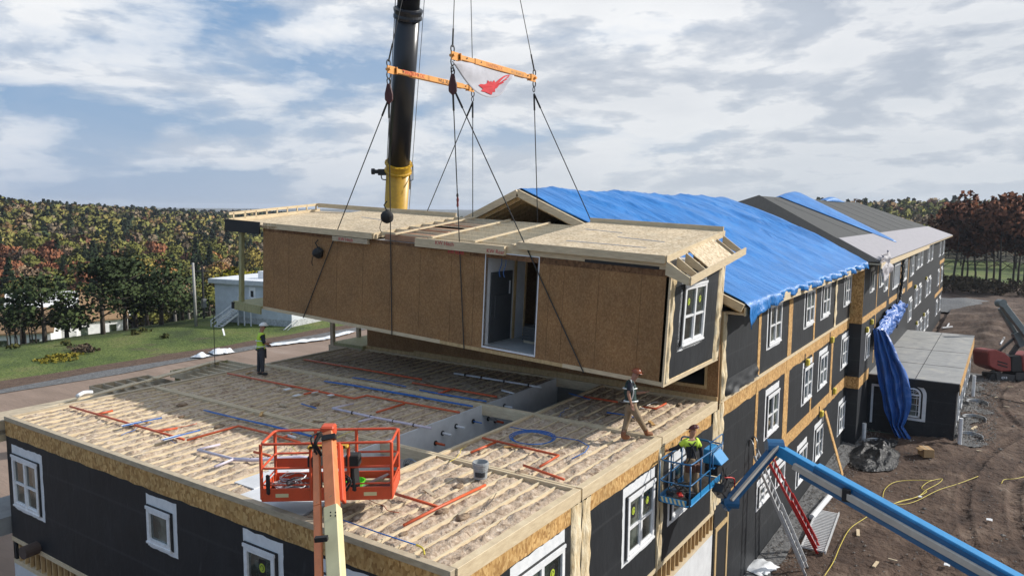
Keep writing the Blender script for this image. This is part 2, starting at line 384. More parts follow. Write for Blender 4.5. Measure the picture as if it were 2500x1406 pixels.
# rim boards
def rims(a,b,mat=m_wood,name='rim_board'): return MB().box(a,b).build(name,mat,nb,bevel=.006)
rims((-.035,0,-.12),(.11,DL,0),m_woodd); rims((.11,-.035,-.26),(MW-.03,.13,.002)); rims((MW+.03,-.035,-.26),(2*MW-.03,.13,.004)); rims((2*MW+.03,-.035,-.26),(12.86,.13,.002))
rims((.11,DL-.12,-.3),(12.9,DL+.03,.001),m_woodd)
for k in (1,2):
    x=MW*k
    rims((x-.085,.13,-.3),(x-.012,DL-.12,0)); rims((x+.012,.13,-.3),(x+.085,DL-.12,.001))
for k in range(3):
    a=k*MW+(.11 if k==0 else .085); b=(k+1)*MW-.085 if k<2 else 12.86
    if k==0: a=2.25
    rims((a,CY0-.1,-.3),(b,CY0,0))
rims((12.78,.13,-.3),(12.88,DL-.12,.0))
# sheathing bands
def wavy_band(F,s0,s1,z0,z1,d,mat,name,amp=.0,par=nb):
    T=MB(); ragged(T,F,s0,s1,z0,z1,d-.02,d,'bottom',amp,.3); return T.build(name,mat,par)
wavy_band(FE,0,DL,-.53,-.12,.018,m_osb,'sheathing_band',.02)
for k in range(3): wavy_band(FS,k*MW+(.0 if k==0 else .42 if k==1 else .24),(k+1)*MW-(.42 if k==0 else .1 if k==1 else .45),-.62,-.26,.018,m_osb,'sheathing_band',.02)
# insulation seams on the long side
def seam(par,F,s,wd,z0,z1,seed,d=.05,gap=True):
    T=MB(); h=z1-z0
    for sg in ((-1,1) if gap else (1,)):
        a0=s+.02*sg if gap else s-wd/2; 
        def fn(u,v,sg=sg,a0=a0):
            ss=a0+sg*u*(wd/2 if gap else wd); ed=1 if u<.99 else 0
            ss+= .03*nz(v*h*3,seed+sg*3)*(u>.5)
            return wpt(F,ss,z0+v*h,.012+ed*(d*.55+d*.8*nz(ss*9,v*h*2.3,seed))*min(1,6*u+.4))
        T.grid(fn,7,int(h*16))
    T.build('insulation_seam',m_fluffw,par,smooth=True)
    if gap:
        K=MB(); wbox(K,F,s-.02,s+.02,z0,z1,.0,.022); K.build('gap',m_black,par)
seam(nb,FS,MW+.03,.80,-3.4,-.26,3,.07); seam(nb,FS,2*MW,.30,-3.4,-.26,8,.06); seam(nb,FS,12.82,.5,-3.4,-.26,12,.06)
# lower storey framing strips
def studs(F,s0,s1,z0,z1,step,par,ex=()):
    s=s0
    while s<s1: wbox(MB(),F,s,s+.045,z0,z1,-.09,.0).build('cripple_stud',m_studs,par); s+=step
for F,s0,s1 in ((FE,.0,DL),(FS,0.16,12.9)):
    T=MB(); wbox(T,F,s0,s1,-3.52,-3.4,-.12,.03); T.build('top_plate',m_wood,nb)
    studs(F,s0,s1,-4.05,-3.52,.31,nb)
    T=MB(); wbox(T,F,s0,s1,-4.05,-3.52,-.14,-.1); T.build('backing',m_osb_wall,nb)
    T=MB(); wbox(T,F,s0,s1,-4.17,-4.05,-.12,.012); T.build('header_plate',m_wood,nb)
    T=MB(); wbox(T,F,s0,s1,-7.3,-4.17,-.12,.004); T.build('wall',m_gyp,nb)
# insulated bays
mj=M('joist_lumber',[(.3,(.56,.45,.29)),(.7,(.74,.63,.44))],6,(.6,6,1),.7)
def bay(x0,x1,y0,y1,seed):
    nx=int((x1-x0)/.075); ny=int((y1-y0)/.045); T=MB(); L=y1-y0
    def fn(u,v):
        x=x0+(x1-x0)*u; y=y0+L*v; f=((y-y0)/.406)%1.0
        h=abs(sin(pi*f))**.5; h*=min(1,min(x-x0,x1-x)/.14+.15)
        n1=nz(x*1.4,y*1.9,seed); n2=nz(x*4.3,y*5.2,seed+5); n3=abs(nz(x*11,y*12,seed+9)); n4=nz(x*25,y*25,seed)
        p=-.115+.048*h*(1+.6*n1)+.050*n2*h+.055*n3*(.4+h)+.014*n4+.03*max(0,n1)
        p+=.05*max(0,nz(x*1.1+7,y*6,seed+2)-.25)
        return (x,y+.02*n2,p)
    T.grid(fn,nx,ny); T.build('insulation',m_fluff,nb,smooth=True)
    k=1
    while y0+k*.406<y1-.05:
        y=y0+k*.406; J=MB(); J.box((x0,y-.018,-.28),(x1,y+.017,-.037+rn(-.012,.010))); J.build('joist',mj,nb); k+=1
for k in range(3):
    a=k*MW+(.11 if k==0 else .085); b=(k+1)*MW-.085 if k<2 else 12.78
    bay(a,b,.13,CY0-.1,k*3+1); bay(a,b,CY1,DL-.12,k*3+2)
# corridor trench
B=MB().box((2.25,CY1-.012,-3.1),(12.86,CY1+.03,-.02)); B.build('corridor_wall',m_gyp,nb)
B=MB().box((2.25,CY0-.06,-3.1),(12.86,CY0-.005,-.3)); B.build('corridor_wall',m_gyp,nb)
B=MB().box((2.2,CY0-.06,-3.2),(12.9,CY1+.03,-3.1)); B.build('corridor_floor',m_grey,nb)
B=MB().box((.11,CY0-.1,-.16),(2.25,CY1,-.04)); B.build('ceiling_board',m_gyp,nb)
B=MB().box((.5,5.55,-.05),(2.6,6.2,-.022)); B.build('ceiling_board',m_gyp,nb)
B=MB().box((5.4,CY0+.0,-.75),(5.55,CY1-.012,-.62)).box((5.45,CY0,-3.1),(5.52,CY1-.012,-.75)); B.build('partition',m_gyp,nb)
B=MB().box((3.4,CY0+.75,-.9),(4.1,CY1-.012,-.8)); B.build('soffit',m_gyp,nb)
stub=[(9.6,.0),(9.1,.35),(8.75,.2),(8.0,.1),(7.2,.05),(6.6,.1),(6.3,.3),(5.1,.6),(4.9,.2),(4.0,.55),(3.2,.3)]
for i,(x,dz) in enumerate(stub):
    m=[m_pvc,m_orange,m_steel,m_blue,m_pvc][i%5]; P=MB().tube([(x,CY1+.0,-.28-dz),(x+.02,CY1-.32,-.29-dz)],.035 if i%5!=3 else .018,8); P.build('pipe_stub',m,nb)
    P=MB().lathe((x,CY1-.03,-.28-dz),[(.07,-.012),(.07,.012)],10,Matrix.Rotation(pi/2,3,'X')); P.build('firestop_collar',m_dsteel,nb)
# wire coil hanging in the trench
T=MB()
for k in range(6): T.tube([(3.95+.03*k,4.35+.2*cos(a)+rn(-.02,.02),-.32+.2*sin(a)-.02*k) for a in [q*pi/8 for q in range(17)]],.008,4)
T.build('wire_coil',m_steel,nb)
m_litlump=M('brown_wool',[(.3,(.16,.10,.06)),(.7,(.42,.31,.21))],9,rough=1,bp=1,bs=22,bd=.03)
# ---------- pipes lying over the joists ----------
def px(l,z=.03): return [at(u,v,'z',z) for u,v in l]
def pipe(l,m,r,name='water_pipe',z=.03,sag=.0,n=1,sp=.034):
    P=px(l,z)
    for k in range(n):
        Q=[p+V3((.0,0,rn(-.006,.006)))+V3((sp*k,sp*k*.6,0)) for p in P]
        if n>1 or sag: 
            Q=smooth_path(Q,5); Q=[q+V3((rn(-.012,.012),rn(-.012,.012),0)) for q in Q]
        MB().tube(Q,r,7).build(name,m,nb,smooth=True)
O=lambda l,**k: pipe(l,m_orange,.030,'sprinkler_pipe',**k)
O([(171,992),(236,1011),(309,1032),(384,1053),(449,1072)]); O([(236,1011),(275,1002)]); O([(384,1053),(433,1044)])
O([(457,1074),(582,1040),(644,1055),(732,1079)]); O([(690,1068),(712,1060)])
O([(556,911),(865,973)]); O([(865,973),(896,965),(1122,1007)]); O([(988,985),(919,1006)]); O([(780,954),(742,962)])
O([(742,877),(1030,926)]); O([(1007,934),(1213,968)]); O([(1110,948),(1070,960)])
O([(1178,1069),(1364,1111),(1319,1138)]); O([(1210,1079),(1150,1103)]); O([(1278,1135),(1377,1170)])
O([(966,1205),(1073,1237)]); O([(1185,1184),(1073,1237),(986,1282)]); O([(1569,992),(1601,997),(1626,984)]); O([(1425,968),(1508,981)])
O([(620,1102),(660,1112)])
Bp=lambda l,n=3,**k: pipe(l,m_blue,.012,'water_pipe',n=n,**k)
Bp([(496,1002),(579,1022),(670,1042),(766,1067)]); Bp([(579,1022),(640,1034)],2)
Bp([(791,931),(870,943),(958,958),(1154,993)],4); Bp([(860,922),(930,932),(991,944)],2); Bp([(1024,952),(1100,966),(1187,980)],3)
Bp([(735,985),(750,990),(772,996)],2); Bp([(1482,1007),(1520,1012),(1556,1020)],2); Bp([(1390,960),(1440,975)],2)
Bp([(1246,1042),(1300,1052),(1348,1064),(1412,1074),(1438,1088),(1428,1103),(1396,1119)],1)
Bp([(832,1267),(925,1300),(1016,1329)],1,sp=0)
c_=at(1300,1069,'z',.03)
for k in range(3): MB().tube([c_+V3(((.50+.04*k)*cos(a),(.50+.04*k)*sin(a),.015*k)) for a in [q*pi/14 for q in range(28)]],.013,5,True).build('hose_loop',m_blue,nb)
MB().tube(smooth_path(px([(1016,1329),(1030,1336),(1035,1345),(1036,1352)],.06),4),.017,6).build('yellow_hose_end',m_yhose,nb,smooth=True)
Lp=lambda l,r=.034: pipe(l,m_lilac,r,'drain_pipe',z=.045)
Lp([(483,1097),(571,1120),(525,1139)]); Lp([(571,1120),(620,1122),(732,1115),(790,1122)],.045); Lp([(488,1096),(537,1084)],.03)
Lp([(812,996),(916,1019),(1053,1045)]); Lp([(812,996),(863,985)],.028); Lp([(916,1019),(876,1029)],.03)
pipe([(1109,911),(1200,925),(1322,945)],m_pvc,.036,'drain_pipe'); pipe([(1225,953),(1255,960)],m_pvc,.03,'drain_pipe'); pipe([(702,1063),(722,1068)],m_pvc,.04,'drain_pipe')
# torn lumps, wires and scraps left on the joists
random.seed(31)
for k in range(26):
    a_=random.random()<.5
    x=rn(.5,12.2); y=rn(.5,3.4) if a_ else rn(6.,14.8); r_=rn(.05,.12); T=MB()
    T.grid(lambda u,v:(x+r_*1.5*sin(pi*v)*cos(2*pi*u)*(1+.5*nz(u*4,v*4,k)),y+r_*sin(pi*v)*sin(2*pi*u)*(1+.5*nz(u*4,v*5,k+3)),-.03-r_*.45*cos(pi*v)*(1+.4*nz(u*3,v*3,k))),12,7)
    T.build('torn_insulation',m_litlump,nb,smooth=True)
for k in range(14):
    x=rn(.5,11.5); y=rn(.6,3.3) if k%2 else rn(6,14.5); a=rn(-.5,.5)+pi/2*(k%3==0); P_=[V3((x+j*.22*cos(a)+rn(-.06,.06),y+j*.22*sin(a)+rn(-.06,.06),-.005+rn(0,.02))) for j in range(6)]
    MB().tube(smooth_path(P_,4),.008,4).build('loose_wire',[m_yhose,m_black,m_blue,m_tape,m_orange][k%5],nb)
for k in range(16):
    x=rn(.4,12.2); y=rn(.5,3.4) if k%2 else rn(6,14.8); a=rn(0,3); L=rn(.12,.5)
    MB().bar((x,y,-.01),(x+L*cos(a),y+L*sin(a),.0),rn(.04,.09),.03).build('timber_scrap',[m_wood,m_woodd,m_osb][k%3],nb)
# straps on drains
for u,v in [(860,1007),(905,1016),(960,1027),(1010,1037),(612,1121),(655,1119),(545,1130),(1135,915),(1175,921),(1230,931),(1290,940)]:
    p=at(u,v,'z',.045); MB().lathe(p,[(.05,-.012),(.05,.012)],10,V3((.15,-.98,-.1)).to_track_quat('Z','Y').to_matrix()).build('pipe_strap',m_black,nb)
# nail plates and blue strips
for a,b in (((298,1040),(394,1020)),((397,1074),(488,1050))):
    P=px([a,b],.05); d=(P[1]-P[0]); s=V3((-d.y,d.x,0)).normalized()*.09
    MB().prism([P[0]-s*.9,P[0]+d*.5-s,P[0]+d*.5+s,P[0]+s*.9],V3((0,0,.012))).build('nail_plate',m_tape,nb)
    Bp([a,((a[0]+b[0])/2,(a[1]+b[1])/2),b],2,z=.075)
for u,v in [(725,965),(767,957),(702,950),(810,964)]:
    p=at(u,v,'z',.03); MB().box((p.x-.12,p.y-.08,.03),(p.x+.12,p.y+.08,.045)).build('nail_plate',m_tape,nb)
# ties of the short side (steel straps where units join) and the brown duct stub
p=V3((-.14,14.1,-3.4)); MB().cyl((-.03,14.0,-3.33),(-.42,13.95,-3.33),.17,14).build('duct_stub',M('rusty_duct',(.08,.055,.045),5,rough=.7),nb)
# windows of this section
for s0,w_,h_,k,z in ((.40,1.35,1.32,'double',-2.38),(6.92,.82,.74,'single',-1.72),(10.35,.86,1.3,'single2',-2.24),(12.55,1.5,1.3,'double',-2.24)):
    window(nb,(V3((0,0,0)),Y1,-X1),DL-s0-w_,z,w_,h_,k,1 if s0>10 and s0<12 else 0)
window(nb,FS,1.9,-2.42,1.62,1.45,'double',2); window(nb,FS,6.57,-2.42,1.5,1.42,'double',2); window(nb,FS,9.35,-2.42,1.5,1.42,'double',0)
# =====================================================================  tarp-roofed section
XA,XB=12.93,35.0
tb=empty('apartment_building',(12.93,0,-7.2),'three-storey black-wrapped building section with orange sheathing strips under the large blue tarp','building')
MB().box((XA,0,-7.2),(XB,15.5,2.78)).build('wall',m_wrap,tb) if False else None
MB().box((XA+.12,0,-7.2),(XB,.15,2.78)).build('wall',m_wrap,tb)
MB().box((XA+.12,15.35,-7.2),(XB,15.5,-.02)).build('wall',m_wrap,tb); MB().box((XA+.12,14.45,-.02),(XB,14.6,2.9)).build('wall',m_wrap,tb)
MB().box((XA+.12,.15,-3.6),(XB,15.35,-3.4)).box((XA+.12,.15,2.62),(XB,15.35,2.78)).build('floor_slab',m_grey,tb)
# exposed party wall facing the open deck, with an opening at its near end
OY0,OY1,OZ0,OZ1=.42,2.75,.42,2.6
MB().box((XA,OY1,-.02),(XA+.12,14.6,2.95)).box((XA,0,-.02),(XA+.12,OY0,2.95)).box((XA,OY0,-.02),(XA+.12,OY1,OZ0)).box((XA,OY0,OZ1),(XA+.12,OY1,2.95)).build('party_wall',m_osb_wall,tb)
MB().box((XA-.02,OY0-.08,OZ0),(XA+.13,OY0,OZ1)).box((XA-.02,OY1,OZ0),(XA+.13,OY1+.1,OZ1)).box((XA-.02,OY0-.08,OZ0-.1),(XA+.13,OY1+.1,OZ0)).build('opening_frame',m_studs,tb)
MB().box((XA+.12,.15,.2),(XA+4.2,3.8,.3)).build('floor',m_grey,tb); MB().box((XA+4.2,.15,.2),(XA+4.3,3.8,2.62)).box((XA+.12,3.7,.3),(XA+4.2,3.8,2.62)).build('inner_wall',m_gyp,tb)
MB().box((XA+.02,1.7,OZ0),(XA+.1,1.79,OZ1)).build('stud',m_studs,tb)
MB().box((XA-.06,0,-.02),(XA-.002,14.6,.12)).box((XA-.1,3,.12),(XA-.002,12,.2)).build('sill_board',m_studs,tb)
MB().box((XA-.25,14.6,-.05),(XA+4,16.4,.12)).build('balcony_deck',m_gpine,tb)
MB().box((XA-.35,14.62,-.28),(XA-.25,16.5,.0)).build('balcony_beam',m_woodd,tb)
MB().box((XA-.3,16.28,-.2),(XA-.16,16.45,2.6)).box((XA+1.2,16.28,.12),(XA+1.34,16.45,2.6)).build('balcony_post',m_woodd,tb)
def fband(par,F,s0,s1,z0,z1,mat,name,d=.012,amp=.012,side='bottom'):
    T=MB(); ragged(T,F,s0,s1,z0,z1,d-.011,d,side,amp,.35); return T.build(name,mat,par)
fband(tb,FS,XA+.1,XB,-.13,.0,m_wood,'light_plate',.035,.004)
segs=[XA+.3,17.12,17.38,21.2,21.85,25.98,26.24,30.3,30.75,XB]
for a,b in ((XA+.1,17.1),(17.14,21.3),(21.34,30.2),(30.24,XB)): fband(tb,FS,a,b,-.62,-.13,m_osb,'sheathing_band',.014,.03)
for a,b in ((14.6,21.2),(21.24,30.2),(30.24,XB)): fband(tb,FS,a,b,-3.84,-3.28,m_osb,'sheathing_band',.014,.03)
for x,wd,z0,z1 in ((17.25,.3,0,2.78),(21.65,.62,0,2.78),(26.1,.28,0,2.78),(17.25,.3,-3.28,-.62),(21.45,.72,-3.28,-.62),(26.1,.26,-3.28,-.62),(30.6,.45,-3.28,-.62)):
    T=MB(); ragged(T,FS,x-wd/2,x+wd/2,z0,z1,.001,.0125,'right',.015,.3); T.build('sheathing_strip',m_osb,tb)
seam(tb,FS,30.8,.42,0,2.78,31,.08,False); seam(tb,FS,XA+.32,.36,.0,2.7,33,.12,False); seam(tb,FS,XA+.3,.4,-3.3,-.1,36,.1,False)
MB().box((XA+.12,-.05,-.1),(XA+.17,.0,2.7)).build('corner_board',m_studs,tb)
# loose bottom flap of house wrap
T=MB(); T.grid(lambda u,v:wpt(FS,13.6+3.4*u,.02+.5*v,.02+.10*(1-v)*(1+nz(u*6,v*3,4))*(u>.02)),24,8); T.build('loose_wrap',m_wrap,tb,smooth=True)
for s,z,w_,k in ((18.43,.88,1.58,'double'),(24.2,.88,1.5,'double'),(27.6,.86,1.55,'double'),(33.3,.86,1.5,'double'),
    (18.6,-2.52,1.55,'double'),(24.45,-2.52,1.5,'double'),(27.7,-2.52,1.55,'double'),(33.3,-2.52,1.5,'double'),
    (24.1,-6.1,1.5,'double'),(27.5,-6.0,1.6,'double'),(33.4,-6.15,1.5,'double'),(17.95,-5.0,1.4,'double'),(20.6,-5.0,1.0,'single')):
    window(tb,FS,s,z,w_,1.42 if w_>1.1 and z>-4.9 or z<-5.5 else .66,k if w_>1.1 else 'single')
for s,z in ((24.6,-.95),(29.9,-.72),(28.2,-4.05),(31.2,-3.55)):
    T=MB(); wbox(T,FS,s,s+.32,z,z+.3,.012,.16); o=T.build('yellow_vent_box',m_yhose,tb,bevel=.03); K=MB(); wbox(K,FS,s-.16,s-.02,z-.02,z+.55,.013,.03); K.build('vent_flap',m_black,tb)
# doorway on the ground floor next to the lifts
T=MB(); wbox(T,FS,13.15,13.3,-7.2,-4.1,0,.03); wbox(T,FS,14.3,14.42,-7.2,-3.9,0,.03); wbox(T,FS,13.3,14.3,-4.25,-4.1,0,.03); T.build('door_frame',m_studs,tb)
T=MB(); wbox(T,FS,13.3,14.3,-7.2,-4.25,-.02,.005); T.build('doorway',m_black,tb)
# gable roof
RY,RZ,SLP=7.35,6.38,.43
EY=-.62; EZ=RZ-SLP*(RY-EY)
rf=MB()
for sg in (1,-1):
    ye=EY if sg>0 else 2*RY-EY
    rf.prism([(XA+.25,RY,RZ),(XA+.25,ye,EZ),(XA+.25,ye,EZ-.12),(XA+.25,RY,RZ-.12)],(22.9,0,0))
rf.build('roof',m_osb_roof,tb)
# open gable end with rake boards and underside
T=MB(); T.bar((XA+.1,RY,RZ-.1),(XA+.1,EY,EZ-.1),.09,.24).bar((XA+.1,RY,RZ-.1),(XA+.1,2*RY-EY,EZ-.1),.09,.24); T.build('rake_board',m_wood,tb)
T=MB()
for k in range(9):
    x=XA+.35+k*.6
    T.bar((x,RY,RZ-.26),(x,EY,EZ-.26),.04,.14).bar((x,RY,RZ-.26),(x,2*RY-EY,EZ-.26),.04,.14)
T.build('rafter',m_studs,tb)
MB().box((XA-.02,0,2.97),(XA+.1,15,3.25)).build('gable_beam',m_studs,tb); MB().prism([(XA+5.5,RY,RZ-.5),(XA+5.5,EY+1,EZ-.05),(XA+5.5,2*RY-EY-1,EZ-.05)],(.1,0,0)).build('attic_shade_sheet',m_black,tb)  # the attic's shade is painted as a black triangle behind the gable
fa=MB().box((XA+.2,EY-.05,EZ-.34),(XB+.7,EY-.01,EZ-.10)); fa.build('fascia',m_wood,tb)
MB().box((XA+.2,EY,EZ-.32),(XB+.7,.0,EZ-.26)).build('soffit_board',m_wood,tb)
# tarp over it: one sheet with its own thickness
def tarp_sheet():
    T=MB(); NX,NV=130,60; L=23.2
    def fn(u,v):
        x=XA+.28+L*u
        s=v*10.75-1.4         # distance down the slope from the ridge (negative: over the back)
        if s<0: y=RY-s*.9; z=RZ+s*.43*.9
        else: y=RY-s*.92; z=RZ-s*.92*SLP
        lim=(RY-EY)+.05
        if RY-y>lim:          # hangs over the eave
            ov=(RY-y)-lim; y=EY-.06-.12*abs(nz(x*.9,3,1))-.05*ov; z=EZ-ov*(.42+.5*max(0,nz(x*.35,1,5))+.2*nz(x*1.3,4,4))-.06*nz(x*2.1,0,0)
            if u<.08: z-=.55*(1-u/.08)*min(1,ov*2.2); y-=.1*(1-u/.08)
            y-=(.10*sin(x*3.1+4*nz(x,2,2))+.12*nz(x*1.2,z*2,6))*min(1,ov*3)
        b=max(0,sin(pi*min(1,max(0,(s+1.2)/9.5))))
        bl=(.40*max(0,nz(x*.23+2.,s*.13+.4,3)+.25)+.22*abs(nz(x*.33+s*.10,s*.05,7)))*b*min(1,u*14+.12)*min(1,(1-u)*14+.1)
        bl+=.10*nz(x*.45+s*.30,s*.08,11)*b+sum(.16*math.exp(-((x-x0-.55*s-.5*nz(s*.5,x0))/.22)**2) for x0 in (15.2,18.4,20.6,24.9,28.3,31.6))*b+.05*abs(nz(x*1.9+s*.5,s*.18,14))*b+.03*nz(x*3.2+s*1.1,s*.4,12)
        if x>XA+21: bl+=.25*sin(pi*min(1,(x-XA-21)/2.4))*b
        z+=.05+bl; y-=.0
        return (x,y,z)
    T.grid(fn,NX,NV); return T
ts=tarp_sheet().build('tarpaulin',m_tarp,None,smooth=True)
sm=ts.modifiers.new('solid','SOLIDIFY'); sm.thickness=.012
tag(ts,'huge bright blue tarpaulin billowing over the nearest gabled roof','tarpaulin')
# =====================================================================  far wing
WY=-.65; WX0,WX1=35.0,94.3
FW2=(V3((0,WY,0)),X1,-Y1)
wb=empty('apartment_building',(35,WY,-7.2),'far wing of the building with dark felt hip roof and many white windows','building')
MB().box((WX0,WY,-7.4),(WX1,WY+.15,2.95)).box((WX0,WY+.15,-7.4),(WX0+.15,0.05,2.95)).box((WX1-.15,WY+.15,-7.4),(WX1,16,2.95)).build('wall',m_wrap,wb)
FX2=(V3((WX0,0.0,0)),-Y1,-X1)
T=MB(); wbox(T,FX2,0,.65,-.35,2.8,.0,.012); T.build('sheathing_return',m_osb,wb)
T=MB(); wbox(T,FX2,0,.65,-3.95,-3.3,.0,.012); T.build('sheathing_return',m_osb,wb)
for a,b,z0,z1 in ((35.02,44.4,-.36,.0),(45.6,50.0,-.36,.0),(51.2,54.6,-.36,0),(56.5,59.5,-.3,.15),(35.02,38.4,-3.95,-3.35),(83.5,94.3,-3.6,-3.2),(87.5,94.3,-.15,.25)):
    fband(wb,FW2,a,b,z0,z1,m_osb,'sheathing_band',.014,.03)
for x,z0,z1,wd in ((39.9,0,2.9,.2),(45.2,0.2,2.9,.25),(51.3,.1,2.9,.2),(56.2,-.4,2.9,.25),(39.9,-3.3,-.35,.2),(89.3,-3.2,.0,.3)):
    T=MB(); wbox(T,FW2,x-wd/2,x+wd/2,z0,z1,.001,.0125); T.build('sheathing_strip',m_osb,wb)
W3=[(37.35,1.3,.95,.95,'single'),(41.0,1.3,1.0,.95,'single'),(43.1,.85,1.1,1.42,'single2'),(47.3,.62,3.05,1.5,'triple'),(53.0,.72,1.6,1.45,'double'),(58.0,.75,1.6,1.42,'double'),(62.2,1.0,1.6,1.45,'double'),(65.2,1.05,1.6,1.45,'double'),(71.9,1.05,1.6,1.4,'double'),(75.5,1.05,1.6,1.4,'double'),(85.6,.95,1.6,1.45,'double'),(90.5,.95,1.6,1.45,'double')]
for s,z,w_,h_,k in W3: window(wb,FW2,s,z,w_,h_,k)
for s in (62.4,65.6,72.2,75.3,85.9,90.6): window(wb,FW2,s,-2.3,1.6,1.4,'double')
for s in (58.1,): window(wb,FW2,s,-2.95,1.7,1.5,'double')
window(wb,FW2,36.9,-2.5,.95,1.2,'single')
for s in (65.3,68.4,72.0,75.1,86.1,90.6): window(wb,FW2,s,-5.7,1.6,1.35,'double')
for s,z in ((61.3,-.65),(70.9,-.65),(64.4,-4.1),(71.0,-4.1),(36.3,-1.0),(37.9,-.75)):
    T=MB(); wbox(T,FW2,s,s+.32,z,z+.3,.012,.16); T.build('yellow_vent_box',m_yhose,wb,bevel=.03)
# hip roof
ey0,ey1,ez=-1.3,16.8,2.95; A0=(35.7,ey0,ez); A1=(35.7,ey1,ez); R0=(44.6,7.75,6.75); R1=(84.5,7.75,6.75); B0=(95.6,ey0,ez); B1=(95.6,ey1,ez)
T=MB(); T.face([A0,B0,R1,R0]).face([B1,A1,R0,R1]).face([B0,B1,R1]).build('roof',m_felt,wb)
T=MB(); o_=V3((-.02,0,.03)); T.prism([V3(A0)+o_,V3(R0)+o_+V3((.0,.02,.01)),V3(A1)+o_],V3((-.03,0,.03))).build('hip_felt',m_felt2,wb)
# pale underlay strip along the eave, 4 mm proud
def rp(x,y,dz=.0): return V3((x,y,ez+(y-ey0)*(6.75-ez)/(7.75-ey0)+dz))
T=MB(); T.prism([rp(36.3,ey0,.02),rp(95.4,ey0,.02),rp(93.0,1.2,.02),rp(38.9,1.45,.02)],V3((0,-.005,.02))).build('underlay',m_under,wb)
T=MB(); T.box((35.7,ey0-.06,ez-.3),(64.2,ey0,ez-.02)).box((64.4,ey0+.35,ez-.3),(95.6,ey0+.41,ez-.02)).build('fascia',m_wood,wb)
T=MB(); T.box((35.7,ey0,ez-.1),(95.6,WY,ez-.03)).build('soffit_board',m_wood,wb)
for x in (48,60,72): pass
T=MB()
for k,x in enumerate((46.5,52,57.6,63.2,69,75,81)): T.bar(rp(x,1.6,.02),rp(x+.3,7.3,.02),.015,.012)
T.build('felt_lap',m_felt2,wb)
# tarp thrown over the wing's ridge
def wt():
    T=MB()
    def fn(u,v):
        y=8.9-(8.9+.1)*v; x0=56-9.5*v*.05; wdt=10.5*(1-v)**.8+.7
        xs=49.5+v*2.6; x=xs+wdt*u+ (1.2*sin(pi*u)*0)
        z=ez+(min(y,15.5-y)-ey0)*(6.75-ez)/(7.75-ey0)
        z+=.06+.55*sin(pi*u)*(1-v)**1.0*min(1,(8.9-y)*.9+.55)+.05*nz(x*1.4,y*.5,3)*sin(pi*u)
        return (x,y,z)
    T.grid(fn,26,30); return T
o=wt().build('tarpaulin',m_tarp,None,smooth=True); o.modifiers.new('solid','SOLIDIFY').thickness=.012
tag(o,'narrow blue tarpaulin strip bulging across the dark felt roof of the far wing','tarpaulin')
def wt2():
    T=MB()
    T.grid(lambda u,v:(66+9*u,9.3-1.9*v,ez+(min(9.3-1.9*v,15.5-(9.3-1.9*v))-ey0)*(6.75-ez)/(7.75-ey0)+.05+.45*sin(pi*u)*sin(pi*v)**.5),16,8); return T
o=wt2().build('tarpaulin',m_tarp,None,smooth=True); o.modifiers.new('solid','SOLIDIFY').thickness=.012
tag(o,'small blue tarpaulin patch on the far ridge of the wing roof','tarpaulin')
# crumpled corner sheets where the two roofs meet
def crump(name,c,a,b,amp,mat,seed,nu=26,nv=22,lab='',cat='sheet',fr=2.5,cols=None):
    T=MB(); c=V3(c);a=V3(a);b=V3(b);n=a.cross(b).normalized()
    T.grid(lambda u,v:c+a*(u+.05*nz(v*5,seed))+b*(v+.05*nz(u*5,seed+3))+n*(amp*nz(u*fr*1.3,v*fr,seed)+amp*.5*abs(nz(u*fr*3,v*fr*3,seed+9))),nu,nv)
    o=T.build(name,mat,None,smooth=True); o.modifiers.new('solid','SOLIDIFY').thickness=.01; return tag(o,lab,cat)
crump('plastic_sheet',(36.0,-1.45,1.9),(2.6,-.1,.4),(-.1,.25,1.25),.25,m_under,5,lab='torn pale underlay flap hanging at the roof corner beside the large blue tarp',cat='sheet')
# hanging blue tarp down the wing face and black cloth above it
T=MB()
def hang(u,v):
    # cloth falling in front of the low block's end wall, from a bunch at the top to a trail on the ground
    z=-1.0-6.2*v; yl=-.78-.85*v-.75*v**3; wd=.6+1.45*sin(pi*min(1,v*1.15))**.8*(.4+.6*v)+.5*max(0,v-.85)*4
    y=yl-wd*u-.10*nz(v*6,u*2,3)
    x=38.15-.35*v+.22*sin(u*19+2.2*nz(v*3,u*2,1))*(.35+.4*v)+.10*nz(u*7,v*9,5)
    return (x,y,max(z,-7.02)+.05*nz(u*8,v*8,2))
T.grid(hang,60,90)
def bunch(u,v):
    x=38.3+13.3*u; zc=-1.75+.75*u; hh=(1.35*sin(pi*min(1,u*.85+.12))**.6); a=v-.5
    z=zc+hh*a*1.3+.25*nz(u*9,v*3,2)
    y=WY-.12-.50*cos(pi*a*.98)*(.6+.5*abs(nz(u*8,v*2,4)))-.16*abs(sin(u*34+v*9+5*nz(u*5,v*4,7)))
    return (x,y,z)
T.grid(bunch,120,26)
o=T.build('tarpaulin',m_tarpd,None,smooth=True); o.modifiers.new('solid','SOLIDIFY').thickness=.012
tag(o,'shiny dark blue tarpaulin hanging crumpled down the wall beside the low flat-roofed block','tarpaulin')
T=MB()
T.grid(lambda u,v:(50.3+ (2.2 if .35<v<.75 else .8)*u*(.6+.4*sin(v*9))-.9*v*v*2,WY-.08-.22*abs(sin(u*7+v*5)),2.0-4.3*v+.3*u),12,40)
o=T.build('black_cloth',m_bplast,None,smooth=True); o.modifiers.new('solid','SOLIDIFY').thickness=.01; tag(o,'torn black sheet dangling from the eave above the crumpled blue tarp','sheet')
